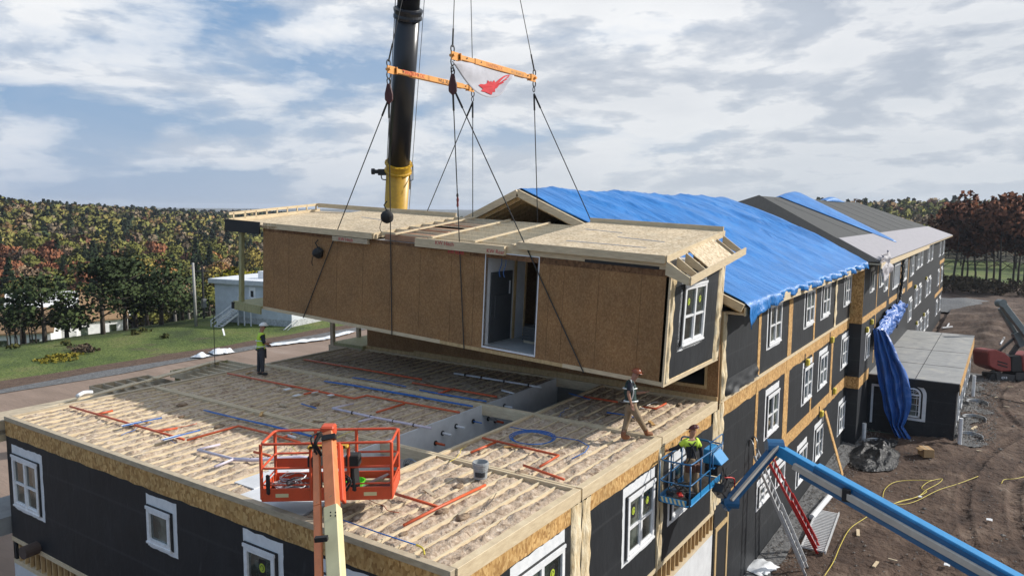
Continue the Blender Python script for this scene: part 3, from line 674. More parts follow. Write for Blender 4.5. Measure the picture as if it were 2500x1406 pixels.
# =====================================================================  low flat-roofed block
LX0,LX1,LY0,LY1,LZ=38.6,58.0,-5.15,-.66,-3.75
lb=empty('annex_building',(LX0,LY0,-7.3),'low black-walled block with grey flat roof and arched window at the foot of the wing','building')
MB().box((LX0,LY0,-7.1),(LX0+.15,LY1,LZ-.42)).box((LX0+.15,LY0,-7.1),(LX1,LY0+.15,LZ-.42)).box((LX1-.15,LY0+.15,-7.1),(LX1,LY1,LZ-.42)).build('wall',m_wrap,lb)
MB().box((LX0-.1,LY0-.1,LZ-.42),(LX1+.1,LY1,LZ)).build('roof_edge',m_black,lb); MB().box((LX0-.12,LY0-.12,LZ),(LX1+.12,LY1,LZ+.05)).build('roof',m_roofl,lb)
MB().box((LX0-.02,LY0-.02,-7.4),(LX1,LY1,-7.1)).build('foundation',m_greenb,lb)
T=MB()
for x in (43.4,49.1): T.box((x,LY0-.1,LZ+.05),(x+.035,LY1,LZ+.062))
for y in (-3.1,): T.box((LX0-.1,y,LZ+.05),(LX1,y+.03,LZ+.06))
T.build('membrane_seam',m_black,lb)
MB().box((LX0+.3,LY0-.14,LZ-.7),(LX1,LY0-.1,LZ-.1)).build('eave_strip',m_osb,lb)
def arch(par,F,s0,s1,z0,z1):
    r=(s1-s0)/2; c=(s0+s1)/2; zc=z1-r
    def ring(k,d0,d1,zb):
        P=[(c-r-k,zb)]+[(c-(r+k)*cos(a),zc+(r+k)*sin(a)) for a in [q*pi/12 for q in range(13)]]+[(c+r+k,zb)]
        return P
    T=MB(); P=ring(.28,0,0,z0-.2); 
    T.prism([wpt(F,s,z,.004) for s,z in P],F[2]*.012); o=T.build('arched_window',m_tape,par)
    K=MB(); K.prism([wpt(F,s,z,.016) for s,z in ring(.09,0,0,z0-.05)],F[2]*.01); K.build('gap_tape',m_black,o)
    G=MB(); P2=ring(.0,0,0,z0); Q=ring(-.09,0,0,z0+.09)
    for i in range(len(P2)-1): G.prism([wpt(F,*P2[i],.02),wpt(F,*P2[i+1],.02),wpt(F,*Q[i+1],.02),wpt(F,*Q[i],.02)],F[2]*.06)
    wbox(G,F,s0,s1,z0,z0+.09,.02,.08); wbox(G,F,s0+.09,s1-.09,zc-.04,zc+.04,.02,.07)
    G.build('frame',m_vinyl,o)
    H=MB(); H.prism([wpt(F,s,z,.02) for s,z in Q],F[2]*.012); H.build('pane',m_glass,o)
    J=MB()
    for s in (c-.2,c+.2): wbox(J,F,s-.012,s+.012,z0+.09,zc,.033,.045)
    for q in range(4): wbox(J,F,s0+.09,s1-.09,z0+.35+q*.38,z0+.375+q*.38,.033,.045)
    for a in (pi/4,pi/2,3*pi/4): J.bar(wpt(F,c,zc+.04,.04),wpt(F,c+cos(a)*(r-.1),zc+sin(a)*(r-.1),.04),.02,.012)
    J.build('glazing_bar',m_vinyl,o)
FL=(V3((LX0,0,0)),-Y1,-X1); FL2=(V3((0,LY0,0)),X1,-Y1)
arch(lb,FL,2.62,3.42,-5.95,-4.25)
T=MB(); wbox(T,FL,.85,.97,-6.6,-4.3,.004,.05); wbox(T,FL,.97,1.7,-4.42,-4.3,.004,.05); T.build('door_trim',m_tape,lb)
for s in (40.2,43.6,47.,50.4,53.8): arch(lb,FL2,s,s+1.5,-6.3,-4.5)
def at_d(u,v,dep): return CP+(FW+RT*((u-1250)/CF)+UP*((703-v)/CF))*dep
def dep(p): return (V3(p)-CP).dot(FW)
# =====================================================================  the unit hanging from the crane
fm=empty('modular_unit',(0,0,0),'hanging timber housing unit with brown board side, open doorway and unfinished flat roof','housing module')
MWD,ML,MH=4.2,15.5,3.13
DY0,DY1,DZ0,DZ1=3.82,5.6,.17,2.9
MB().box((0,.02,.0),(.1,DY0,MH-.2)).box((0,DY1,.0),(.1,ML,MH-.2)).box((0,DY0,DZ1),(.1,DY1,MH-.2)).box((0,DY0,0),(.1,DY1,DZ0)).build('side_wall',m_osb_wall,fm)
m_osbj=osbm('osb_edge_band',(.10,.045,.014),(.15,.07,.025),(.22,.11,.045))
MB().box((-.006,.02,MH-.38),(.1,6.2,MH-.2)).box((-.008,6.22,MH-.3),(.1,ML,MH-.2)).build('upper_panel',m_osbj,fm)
m_jg=M('joint_gap',(.12,.06,.024),4,rough=.9)
for y in [.75,1.95,3.0,3.45,6.0,6.85,8.07,9.3,10.5,11.7,12.9,14.1,14.9]: MB().box((-.0025,y,.12),(0,y+.009,MH-.4)).build('panel_joint',m_jg,fm)
pass
MB().box((-.012,.02,-.02),(.02,2.9,.09)).build('bottom_rail',m_wood,fm); MB().box((-.012,7.2,-.02),(.02,ML,.09)).build('bottom_rail',m_wood,fm)
MB().box((-.01,2.9,-.02),(.02,7.2,.08)).build('bottom_rail',m_studs,fm)
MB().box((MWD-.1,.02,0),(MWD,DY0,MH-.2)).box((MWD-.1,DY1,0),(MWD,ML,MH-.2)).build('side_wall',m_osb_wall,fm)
MB().box((.1,.1,.02),(MWD-.1,ML-.1,.16)).build('floor',m_grey,fm)
MB().box((.1,DY1,.16),(2.2,DY1+.1,2.85)).box((.1,DY0-.12,.16),(MWD-.1,DY0-.02,2.85)).box((3.0,DY1,.16),(MWD-.1,DY1+.1,2.85)).build('partition',m_gyp,fm)
MB().box((2.2,8.5,.16),(3.0,8.6,2.85)).build('partition',m_gyp,fm)
MB().box((.1,.1,2.86),(MWD-.1,ML-.1,2.93)).build('ceiling',m_gyp,fm)
MB().box((.25,DY1-.05,.2),(1.35,DY1-.004,2.3)).box((.45,DY1-.09,.9),(1.1,DY1-.05,1.6)).build('grey_panel_door',M('dark_grey_door',(.055,.06,.065),5,rough=.6),fm)
MB().box((1.18,DY1-.062,1.6),(1.24,DY1-.05,2.0)).build('paper_note',m_tape,fm)
MB().box((1.5,DY1-.03,.16),(1.62,DY1-.001,2.85)).box((2.12,DY1-.03,.16),(2.2,DY1-.001,2.85)).build('door_jamb',m_studs,fm)
T=MB(); T.box((-.015,DY1,DZ0-.03),(.115,DY1+.03,DZ1+.03)).box((-.015,DY0-.03,DZ1),(.115,DY1,DZ1+.03)).box((-.015,DY0-.03,DZ0-.03),(.115,DY0,DZ1)).box((-.02,DY0-.03,DZ0-.05),(.1,DY1+.03,DZ0)); T.build('opening_trim',m_tape,fm)
for k in range(9): MB().box((1.3+rn(-.03,.03),DY0+.25+rn(-.02,.02),.24+k*.045),(3.2,DY0+1.25,.275+k*.045)).build('stacked_board',M('grey_board%d'%k,(.09,.09,.088),4,rough=.7) if k==0 else bpy.data.materials['grey_board0'],fm)
MB().box((1.3,DY0+.3,.16),(1.4,DY0+1.2,.24)).box((2.9,DY0+.3,.16),(3.,DY0+1.2,.24)).build('bearer',m_woodd,fm)
for y in (5.3,5.15): MB().tube(smooth_path([(.3,y,2.86),(.32,y-.03,2.6),(.28,y+.02,2.35),(.31,y,2.2)],4),.012,5).build('loose_wire',m_blue,fm)
# end wall with window
FM=(V3((0,0,0)),X1,-Y1)
MB().box((0,0,0),(MWD,.1,MH-.2)).build('end_wall',m_fluffw,fm)
T=MB(); ragged(T,FM,.28,MWD-.5,.1,MH-.25,.0,.012,'left',.03); T.build('house_wrap',m_wrap,fm)
def mseam(s0,s1,seed):
    T=MB(); T.grid(lambda u,v:wpt(FM,s0+(s1-s0)*u+.03*nz(v*9,seed)*(u>.4),.05+v*(MH-.3),.005+(.05+.05*nz(u*4,v*9,seed))*min(1,6*u,6*(1-u)+.3)),6,40); T.build('insulation_seam',m_fluffw,fm,smooth=True)
mseam(.06,.3,3); mseam(MWD-.5,MWD-.12,9)
MB().box((-.02,-.03,-.03),(.07,.02,MH-.25)).box((MWD-.09,-.03,.0),(MWD,.0,MH-.2)).box((.07,-.03,-.03),(MWD,.02,.07)).build('corner_stud',m_wood,fm)
window(fm,FM,1.02,.9,1.56,1.52,'double',2)
# roof deck pieces on top
RB=MH-.2
MB().box((-.01,.05,RB),(.04,6.3,RB+.2)).build('rim_board',m_wood,fm); MB().box((-.01,9.9,RB+.02),(.04,14.5,RB+.18)).build('rim_board',m_wood,fm)
MB().box((-.012,.3,RB-.02),(-.002,2.4,RB+.06)).build('slot',m_black,fm)
def panel(y0,y1,z0,z1,nm='roof_panel'):
    MB().prism([(-.08,y0,z0),(MWD+.05,y0,z1),(MWD+.05,y1,z1),(-.08,y1,z0)],(0,0,.03)).build(nm,m_osb_roof,fm)
    MB().prism([(-.1,y0-.04,z0-.14),(MWD+.05,y0-.04,z1-.14),(MWD+.05,y0,z1-.14),(-.1,y0,z0-.14)],(0,0,.175)).box((-.14,y0,z0-.16),(-.082,y1,z0+.035)).build('panel_frame',m_wood,fm)
panel(.12,4.5,RB+.32,RB+.85); panel(10.0,14.6,RB+.18,RB+.68)
MB().box((-.01,14.6,RB),(.04,ML,RB+.2)).prism([(-.08,14.7,RB+.10),(MWD+.05,14.7,RB+.55),(MWD+.05,17.3,RB+.50),(-.08,17.3,RB+.05)],(0,0,.025)).build('roof_panel',m_osb_roof,fm)
T=MB(); T.bar((-.1,17.35,RB+.42),(4.3,17.35,RB+.8),.05,.1).bar((-.1,17.35,RB+.16),(4.3,17.35,RB+.54),.05,.16)
for k in range(9): T.bar((.1+k*.5,17.35,RB+.2+k*.045),(.1+k*.5,17.35,RB+.46+k*.045),.05,.05,(1,0,0))
T.build('eave_ladder_frame',m_wood,fm)
MB().box((MWD-.05,10,RB+.68),(MWD,17.3,RB+.85)).build('ridge_board',m_wood,fm); MB().box((MWD-.04,.12,RB+.86),(MWD+.02,4.5,RB+1.0)).build('ridge_board',m_wood,fm)
for a,b in (((2.2,11.3),(2.6,13.2)),((1.7,.9),(1.9,2.4)),((2.6,2.6),(2.75,3.9)),((.7,1.0),(.72,3.4))):
    x=(a[0]+b[0])/2; 
    z=lambda x,y:(RB+.32+(.53)*(x+.08)/4.33 if y<5 else RB+.18+.5*(x+.08)/4.33)+.031
    MB().prism([(a[0]-.03,a[1],z(a[0]-.03,a[1])),(a[0]+.03,a[1],z(a[0]+.03,a[1])),(b[0]+.03,b[1],z(b[0]+.03,b[1])),(b[0]-.03,b[1],z(b[0]-.03,b[1]))],(0,0,.006)).build('sheathing_tape',M('grey_tape',(.25,.26,.30),4) if not bpy.data.materials.get('grey_tape') else bpy.data.materials['grey_tape'],fm)
# open lattice in the middle
for k,x in enumerate((.25,.95,1.6,2.25,2.9,3.5,4.05)):
    z=RB+.06+k*.075; MB().box((x,4.6,z+.06),(x+.05,10.0,z+.2)).build('roof_joist',mj,fm)
for y in (4.65,6.0,7.6,9.1): MB().prism([(-.02,y,RB+.22),(MWD,y,RB+.72),(MWD,y+.09,RB+.72),(-.02,y+.09,RB+.22)],(0,0,.045)).build('roof_batten',m_wood,fm)
m_tji=M('reddish_web',(.40,.22,.13),6,rough=.8)
for k in range(9): MB().box((.15+k*.42,8.0+.15*(k%2),RB+.02+k*.05),(.45+k*.42,9.7,RB+.2+k*.05)).build('blocking',m_tji,fm)
MB().box((.1,4.5,RB-.06),(MWD-.1,10,RB-.03)).build('ceiling_sheet',m_woodd,fm)
# near eave: rafters, fascia and a sheathing piece
e0=.1; e1=-.52
for k in range(8):
    x=.02+k*.585; z=RB+.22+(x/4.2)*.55
    MB().prism([(x,e0,z),(x,e1,z-.42),(x,e1,z-.56),(x,e0-.05,z-.3),(x,e0,z-.3)],(.04,0,0)).build('eave_rafter',m_wood,fm)
MB().prism([(-.06,e1-.04,RB-.32),(4.3,e1-.04,RB+.24),(4.3,e1,RB+.24),(-.06,e1,RB-.32)],(0,0,.2)).build('fascia_board',m_wood,fm)
zz_=lambda x:RB+.235+(x/4.2)*.55
MB().prism([(1.35,e0,zz_(1.35)),(3.2,e0,zz_(3.2)),(3.2,e1,zz_(3.2)-.42),(1.35,e1,zz_(1.35)-.42)],(0,0,.025)).build('eave_sheathing',m_osb_roof,fm)
MB().prism([(-.1,e0,RB+.22),(-.1,e1,RB-.12),(-.1,e1,RB-.33),(-.1,e0,RB-.12)],(.04,0,0)).build('eave_end_board',m_wood,fm)
m_redink=M('red_marker',(.50,.03,.05),5,rough=.7)
text('marking','KW Hitch',m_redink,fm,(-.145,7.4,RB+.06),(0,-1,0),(0,0,1),.17,.003); text('marking','KW Rear',m_redink,fm,(-.145,5.5,RB-.02),(0,-1,0),(0,0,1),.16,.003)
text('marking','KW Hitch',m_redink,fm,(-.145,11.5,RB-.13),(0,-1,0),(0,0,1),.16,.003); text('marking','KW REAR',m_redink,fm,(-.145,6.9,RB-.16),(0,-1,0),(0,0,1),.14,.003)
MB().box((-.14,4.9,RB-.06),(-.02,8.2,RB+.2)).build('edge_joist',m_wood,fm)
MB().box((-.14,10.2,RB-.16),(-.02,11.8,RB-.0)).build('edge_joist',m_woodd,fm)
# balcony at the far end
MB().box((-.17,ML,RB-.22),(-.13,17.5,RB+.22)).build('balcony_fascia',m_black,fm)
MB().box((-.1,ML,.0),(MWD,17.1,.10)).build('balcony_deck',m_gpine,fm); MB().box((-.12,ML,-.2),(-.06,17.0,.02)).build('balcony_joist',m_gpine,fm); MB().box((-.14,17.0,-.18),(MWD,17.15,.06)).build('balcony_beam',m_rubber,fm)
MB().box((.0,16.75,.10),(.14,16.9,RB)).build('balcony_post',m_gpine,fm); MB().box((MWD-.3,16.75,.10),(MWD-.16,16.9,RB)).build('balcony_post',m_gpine,fm)
fm.location=(8.54,0,1.32); fm.rotation_euler=(math.atan(.0465),0,0)
# =====================================================================  crane
P0=V3((21.21,20.46,6.56)); D=(V3((18.16,16.83,15.31))-P0).normalized()
def bz(z): return P0+D*((z-P0.z)/D.z)
g=bz(-5.2)
cr=empty('mobile_crane',(g.x,g.y,-7.2),'mobile crane with thick black telescopic boom in a yellow base section behind the hanging unit','crane')
Rb=D.to_track_quat('Z','Y').to_matrix()
MB().cyl(bz(-5.2),bz(8.0),.62,32).build('boom_base',m_yellow,cr,smooth=True); MB().cyl(bz(8.0),bz(15.0),.575,32).build('boom_tube',m_boom,cr,smooth=True); MB().cyl(bz(15.0),bz(37),.53,32).build('boom_tube',m_boom,cr,smooth=True)
MB().lathe(bz(7.75),[(.62,-.12),(.72,-.12),(.72,-.04),(.66,.0),(.66,.28),(.73,.3),(.73,.36),(.60,.38)],28,Rb).build('boom_collar',m_yellow,cr)
MB().lathe(bz(14.75),[(.57,-.25),(.68,-.2),(.68,-.1),(.64,0),(.69,.15),(.69,.22),(.54,.28)],28,Rb).build('boom_collar',m_boom,cr)
T=MB()
for k in range(16):
    a=2*pi*k/16; p=bz(7.75)+Rb@V3((.69*cos(a),.69*sin(a),.34)); T.cyl(p,p+D*.06,.03,6)
T.build('collar_bolts',m_yellow,cr)
c=bz(7.6); 
T=MB(); T.bar(c-RT*.55,c-RT*1.05,.22,.32).bar(c-RT*1.0+UP*.02,c-RT*1.28+UP*.04,.3,.2).lathe(c-RT*1.32+UP*.04,[(.16,-.08),(.16,.08)],12,RT.to_track_quat('Z','Y').to_matrix()); T.tube(smooth_path([c-RT*.9,c-RT*.85-UP*.35,c-RT*.6-UP*.4],4),.03,5)
T.build('side_lamp_bracket',m_black,cr)
T=MB(); T.tube([c+RT*.62+UP*.35,c+RT*.78+UP*.4,c+RT*.78-UP*.4,c+RT*.66-UP*.45],.025,6).bar(c+RT*.62-UP*.9,c+RT*.62+UP*.0,.05,.05); T.build('side_bracket',m_black,cr)
T=MB(); T.tube([bz(-4)+RT*.72,bz(14.6)+RT*.72,bz(36)+RT*.75],.016,5); T.build('guide_rope',m_steel,cr)
T=MB(); q=c-RT*.62; T.tube([bz(36)-RT*.62,bz(8)-RT*.62],.02,5); T.build('guide_rope',m_rope,cr)
hk=V3((10.65,7.87,21.0))
T=MB(); T.tube([bz(37)+V3((-.2,-.2,0)),hk+V3((0,0,1))],.03,5).tube([bz(37)+V3((.1,-.4,0)),hk+V3((.2,0,1))],.03,5); T.build('hoist_rope',m_rope,cr)
MB().box((hk.x-.35,hk.y-.25,hk.z-.1),(hk.x+.35,hk.y+.25,hk.z+1)).lathe(hk+V3((0,0,-.35)),[(.05,-.2),(.2,-.1),(.15,.25)],10).build('hook_block',m_yellow,cr,bevel=.05)
MB().box((g.x-1.4,g.y-1.4,-5.9),(g.x+3.6,g.y+2.2,-4.2)).build('turntable',m_yellow,cr,bevel=.15); MB().box((g.x-5,g.y-1.5,-6.8),(g.x+7,g.y+1.5,-5.9)).build('chassis',m_dsteel,cr,bevel=.08)
for k in range(6):
    for s_ in (-1,1):
        p=(g.x-4+k*2,g.y+s_*1.45,-6.55); MB().lathe(p,[(.3,-.22),(.62,-.2),(.65,0),(.62,.2),(.3,.22)],18,Matrix.Rotation(pi/2,3,'X')).build('wheel',m_rubber,cr)
# =====================================================================  rigging
def rope(a,b,lab,r=.017,mid=None,grp='wire ropes of the lifting tackle'):
    a=V3(a); b=V3(b); P=[a]+([V3(mid)] if mid else [])+[b]
    o=empty('wire_rope',P[-1],lab,'rope',grp)
    MB().tube(P,r,5).build('rope',m_rope,o); d=(P[-2]-P[-1]).normalized()
    d0=(P[1]-P[0]).normalized(); MB().tube([P[0],P[0]+d0*.55],r*1.9,5).build('splice',m_rubber,o); return o
def shackle(T,p,s=1.):
    p=V3(p); T.tube([p+V3((.07*s*cos(a),0,.09*s*sin(a))) for a in [q*pi/6 for q in range(12)]],.018*s,5,True)
def beam(xa,xb,y,z,txt,lab):
    o=empty('spreader_beam',((xa+xb)/2,y,z),lab,'spreader beam')
    L=xb-xa; MB().box((xa+.28,y-.06,z-.085),(xa+1.0,y+.06,z+.055)).build('beam_end_section',m_beam,o,bevel=.012)
    MB().box((xa+1.0,y-.075,z-.10),(xb-.62,y+.075,z+.07)).build('beam_body',m_beam,o,bevel=.012); MB().box((xb-.62,y-.06,z-.085),(xb-.28,y+.06,z+.055)).build('beam_end_section',m_beam,o,bevel=.012)
    for x,s in ((xa,1),(xb,-1)):
        T=MB(); T.prism([(x+.28*s,y-.09,z-.12),(x+.28*s,y+.09,z-.12),(x+.28*s,y+.09,z+.09),(x+.28*s,y-.09,z+.09)],(.03*s,0,0)); T.build('end_plate',m_beam,o)
        T=MB(); T.box((x-.06,y-.02,z-.13),(x+.27*1,y+.02,z+.1)) if s>0 else T.box((x-.27,y-.02,z-.13),(x+.06,y+.02,z+.1)); T.cyl((x,y-.09,z),(x,y+.09,z),.045,8); T.build('lug',m_beam,o)
        T=MB(); shackle(T,(x,y,z+.17),1.15); shackle(T,(x,y,z-.19),1.15); shackle(T,(x+.01,y+.02,z-.38),.9); T.build('shackle',m_dsteel,o)
    T=MB()
    for x in (xa+.6,xa+1.3,xb-.5): T.lathe((x,y-.078,z),[(.022,-.006),(.022,.006)],8,Matrix.Rotation(pi/2,3,'X'))
    T.build('pin_hole',m_black,o)
    for s,x,m,sz in txt: text('lettering',s,m,o,(x,y-.078,z-.065),(1,0,0),(0,0,1),sz*.85,.004)
    return o
BZ=9.98; YA,YB=9.15,6.62; XL,XR=8.50,12.82
beam(XL,XR,YA,BZ-.02,[('TANDEMLOC',XL+.55,m_beamred,.21),('WLL 30,000 LB',XL+2.3,m_black,.19)],'orange-yellow spreader beam crossing in front of the black crane boom, lettering on its side')
# the nearer beam in front carries the flag
bB=beam(XL-.05,XR+.06,YB,BZ+.12,[('TANDEMLOC',XL+1.5,M('faded_red_letters',(.62,.22,.10),5),.18),('WLL 30,000 LB',XL+2.85,M('faded_letters',(.48,.30,.16),5),.14)],'pale orange spreader beam with the white flag tied beneath it')
zb=lambda y:1.32+.0465*y-.04
for y,b_,t_ in ((13.3,YA,'left rope'),(9.12,YA,'x'),(6.24,YB,'x'),(2.22,YB,'x')):
    pass
rope((XL-.04,YA-.02,BZ-.95),(8.50,13.28,zb(13.28)),'slanting wire rope farthest left, passing a dark bag on the brown side',mid=None)
rope((XL,YA,BZ-.95),(8.50,9.12,zb(9.12)),'upright wire rope from the rear beam with a dark bag at roof height')
rope((XL-.03,YB,BZ-.9),(8.50,6.24,zb(6.24)),'upright wire rope from the flag beam with a red hook at roof height')
rope((XL,YB-.05,BZ-.9),(8.50,2.22,zb(2.22)),'slanting wire rope crossing the doorway of the hanging unit')
rope((XR,YA,BZ-.5),(12.80,13.3,zb(13.3)),'slanting wire rope from the rear beam down behind the far half of the roof')
rope((XR,YA,BZ-.5),(12.80,9.12,zb(9.12)),'upright wire rope from the right end of the rear beam behind the roof')
rope((XR+.06,YB,BZ-.4),(12.80,6.2,zb(6.2)),'upright wire rope from the flag beam\'s right end down to the roof')
rope((XR+.06,YB,BZ-.4),(12.80,2.22,zb(2.22)),'slanting wire rope from the flag beam down towards the blue tarp')
for p,l in (((XL,YA,BZ+.2),'upper wire rope leaning right from the left end of the rear beam'),((XR,YA,BZ+.2),'upper wire rope rising from the right end of the rear beam'),((XL-.05,YB,BZ+.35),'upper wire rope rising from the left end of the flag beam'),((XR+.06,YB,BZ+.35),'upper wire rope leaning left from the right end of the flag beam')):
    rope(p,hk+V3((0,0,-.4)),l,.014)
def block(p,lab):
    p=V3(p); o=empty('snatch_block',p,lab,'pulley block'); T=MB(); x=RT
    T.prism([p+x*a+V3((0,0,b))-FW*.06 for a,b in ((-.05,.3),(.05,.3),(.12,.0),(.12,-.18),(.0,-.3),(-.12,-.18),(-.12,.0))],FW*.12); T.build('cheek_plate',M('dark_red_block',(.07,.015,.015),6,rough=.5),o,bevel=.015)
    T=MB(); shackle(T,p+V3((0,0,.38)),1.1); T.build('hook',m_dsteel,o); return o
block((XL-.02,YA-.02,BZ-.78),'dark red pulley block below the left end of the rear beam'); block((XL-.04,YB,BZ-.72),'dark pulley block below the left end of the flag beam')
def bag(p,s,lab):
    p=V3(p); o=empty('rigging_bag',p,lab,'bag'); T=MB(); nu,nv=14,10
    T.grid(lambda u,v:p+V3((s*.75*sin(pi*v)*cos(2*pi*u)*(1+.25*nz(u*5,v*5,p.y)),s*.95*sin(pi*v)*sin(2*pi*u)*(1+.3*nz(u*4,v*4,p.y)),-s*.9*cos(pi*v)*(1+.2*nz(u*3,v*3,1)))),nu,nv); T.build('cover',m_rubber,o,smooth=True)
    T=MB(); T.tube([p+V3((0,0,s*.7)),p+V3((-.03,0.1,s*1.5)),p+V3((0,0,s*2))],.02,5).tube(smooth_path([p+V3((-.1,.12,-s*.4)),p+V3((-.12,.2,-s*1.4)),p+V3((-.1,.16,-s*2))],3),.014,4); T.build('strap',m_rubber,o)
bag((8.44,12.38,4.2),.22,'black rope bag hanging against the brown side board near its left end'); bag((8.42,9.2,5.45),.24,'black rope bag standing at the roof edge of the hanging unit')
o=empty('hook',(8.46,6.47,5.9),'small dark red hook on the rope above the open roof joists','hook'); MB().lathe((8.48,6.46,5.9),[(.02,-.14),(.035,-.1),(.028,0),(.04,.08),(.02,.16)],8).build('hook_body',M('dull_red_hook',(.16,.02,.02),6),o); T=MB(); shackle(T,(8.48,6.47,6.1),.6); T.build('eye',m_dsteel,o)
# flag tied under the nearer beam
def flagp(u,v):
    xa=9.35+2.3*u; z=BZ+.04-.98*v*(.34+.70*max(0,sin(pi*min(1,u*.95+.05)))**1.3)
    x=xa-1.15*v*(1-u)**1.6-.15*v-.55*v*u**2
    return V3((x,YB-.02-.25*v-.10*sin(u*7+v*3)*v,z+.35*v*(1-u)**2*.6))
fl=empty('flag',(10.5,YB,BZ),'white flag with a red winged emblem flapping under the spreader beam','flag')
MB().grid(flagp,26,14).build('cloth',m_flag,fl,smooth=True).modifiers.new('solid','SOLIDIFY').thickness=.006
emb=[(.42,.60),(.46,.52),(.45,.42),(.50,.48),(.52,.40),(.55,.46),(.58,.36),(.62,.44),(.70,.30),(.80,.16),(.94,.05),(.90,.16),(.95,.15),(.88,.25),(.92,.27),(.84,.36),(.88,.40),(.78,.46),(.80,.52),(.70,.56),(.66,.66),(.60,.70),(.62,.80),(.54,.78),(.56,.90),(.46,.84),(.40,.88),(.42,.76),(.34,.74),(.36,.66)]
T=MB(); P=[]
for (a,b) in emb: p=flagp(.02+a*.92,b*.98+.02); P.append(p+V3((0,-.02,0)))
cen=flagp(.02+.62*.92,.58*.98+.02); 
for i in range(len(P)): 
    q=P[(i+1)%len(P)]; T.prism([cen+V3((0,-.02,0)),P[i],q],(0,-.004,0))
T.build('emblem',m_flagr,fl)
# =====================================================================  orange boom-lift basket
def rail_rect(T,P,r): T.tube(P,r,7,True)
ob=empty('boom_lift',(-1.6,.9,-7.2),'orange boom lift with its empty basket raised over the roof edge in the foreground','boom lift')
A=V3((-.31,4.24,.28)); Bv=V3((1.04,2.25,.34)); ex=(Bv-A).normalized(); ey=V3((-ex.y,ex.x,0)).normalized(); 
if ey.dot(FW)<0: ey=-ey
Wd=2.42; Dp=.86; H=1.08
def q(a,b,c): return A+ex*a+ey*b+V3((0,0,c))
def rr(pts,r=.08,k=4):
    """round the corners of a path"""
    out=[]
    P=[V3(p) for p in pts]
    for i,p in enumerate(P):
        if i in(0,len(P)-1): out.append(p); continue
        a=(P[i-1]-p).normalized(); b=(P[i+1]-p).normalized(); l=min(r,(P[i-1]-p).length*.45,(P[i+1]-p).length*.45)
        for j in range(k+1):
            t_=j/k; out.append((p+a*l)*(1-t_)**2+p*2*t_*(1-t_)+(p+b*l)*t_*t_)
    return out
T=MB(); T.prism([q(0,0,.0),q(Wd,0,0),q(Wd,Dp,0),q(0,Dp,0)],(0,0,.03)); T.build('basket_floor',m_steel,ob)
T=MB()
for p0,p1 in ((q(0,0,0),q(Wd,0,0)),(q(0,Dp,0),q(Wd,Dp,0)),(q(0,0,0),q(0,Dp,0)),(q(Wd,0,0),q(Wd,Dp,0))): T.bar(p0+V3((0,0,.11)),p1+V3((0,0,.11)),.03,.25)
T.build('toe_board',m_lift,ob,bevel=.01)
MB().bar(q(.03,Dp-.03,.42),q(Wd-.03,Dp-.03,.42),.02,.22).build('back_panel',m_lift,ob)
T=MB()
loop=[q(0,0,H),q(Wd,0,H),q(Wd,Dp,H),q(0,Dp,H)]
full=rr([loop[3]*.5+loop[0]*.5]+loop+[loop[3]*.5+loop[0]*.5],.12); T.tube(full[:-1],.026,8,True)
T.build('top_rail',m_lift,ob,smooth=True)
T=MB(); hm=.62
T.tube(rr([q(.95,0,hm),q(0,0,hm),q(0,Dp,hm),q(.8,Dp,hm)],.1),.022,7).tube(rr([q(1.5,0,hm),q(Wd,0,hm),q(Wd,Dp,hm),q(1.6,Dp,hm)],.1),.022,7); T.build('mid_rail',m_lift,ob,smooth=True)
T=MB(); 
T.tube(rr([q(.95,0,.3),q(0,0,.3),q(0,Dp,.3)],.1),.016,7).tube(rr([q(1.5,0,.3),q(Wd,0,.3),q(Wd,Dp,.3)],.1),.016,7); T.build('low_rail',m_lift,ob,smooth=True)
for a,b in ((0,0),(Wd,0),(Wd,Dp),(0,Dp),(.92,0),(1.62,0),(.8,Dp),(1.6,Dp)):
    MB().bar(q(a,b,.03),q(a,b,H),.052,.052).build('basket_post',m_lift,ob,bevel=.008)
MB().prism([q(.9,-.05,H-.06),q(1.65,-.05,H-.06),q(1.65,-.18,H-.06),q(.9,-.18,H-.06)],(0,0,.06)).build('console_guard',m_yellow,ob,bevel=.02)
MB().prism([q(.95,-.185,H-.035),q(1.6,-.185,H-.035),q(1.6,-.19,H-.01),q(.95,-.19,H-.01)],(0,0,.02)).build('guard_slot',m_black,ob)
for a,w_ in ((.86,.26),(1.56,.26)): T=MB(); T.prism([q(a,-.02,.62),q(a+w_,-.02,.62),q(a+w_,.22,.62),q(a,.22,.62)],(0,0,.22)); T.bar(q(a+.13,.1,.62),q(a+.17,.05,.15),.14,.16); T.build('control_box',m_rubber,ob,bevel=.02)
for a in (.38,2.02): MB().prism([q(a-.12,-.018,.07),q(a+.12,-.018,.07),q(a+.12,-.018,.14),q(a-.12,-.018,.14)],ey*-.004).build('plate_sticker',m_cream,ob)
# boom in front
t0=at_d(802,1050,13.25); t1=at_d(812,1238,12.2); t2=at_d(821,1406,11.4); t3=t1+(t2-t1)*6
up_=V3((0,0,1)).cross(ex).normalized(); 
def sbar(T,a,b,w_,h_):  # box whose wide face looks towards -ey
    return T.bar(a,b,w_,h_,up=-ey)
T=MB(); sbar(T,t0,t1+(t1-t0)*.02,.20,.2); T.build('jib_section',m_liftj,ob,bevel=.015)
T=MB(); sbar(T,t1,t3,.245,.22); T.build('main_boom',m_cream,ob,bevel=.02)
T=MB(); sbar(T,t0+V3((0,0,.1)),t0-V3((0,0,.10)),.25,.26); T.build('rotator_head',m_lift,ob,bevel=.03)
T=MB(); sbar(T,at_d(803,1062,13.05),at_d(803,1074,13.0),.24,.10); T.build('pivot_block',m_black,ob)
s0_=at_d(773,1092,13.15); s1_=at_d(775,1235,12.25); s2_=at_d(779,1406,11.45); 
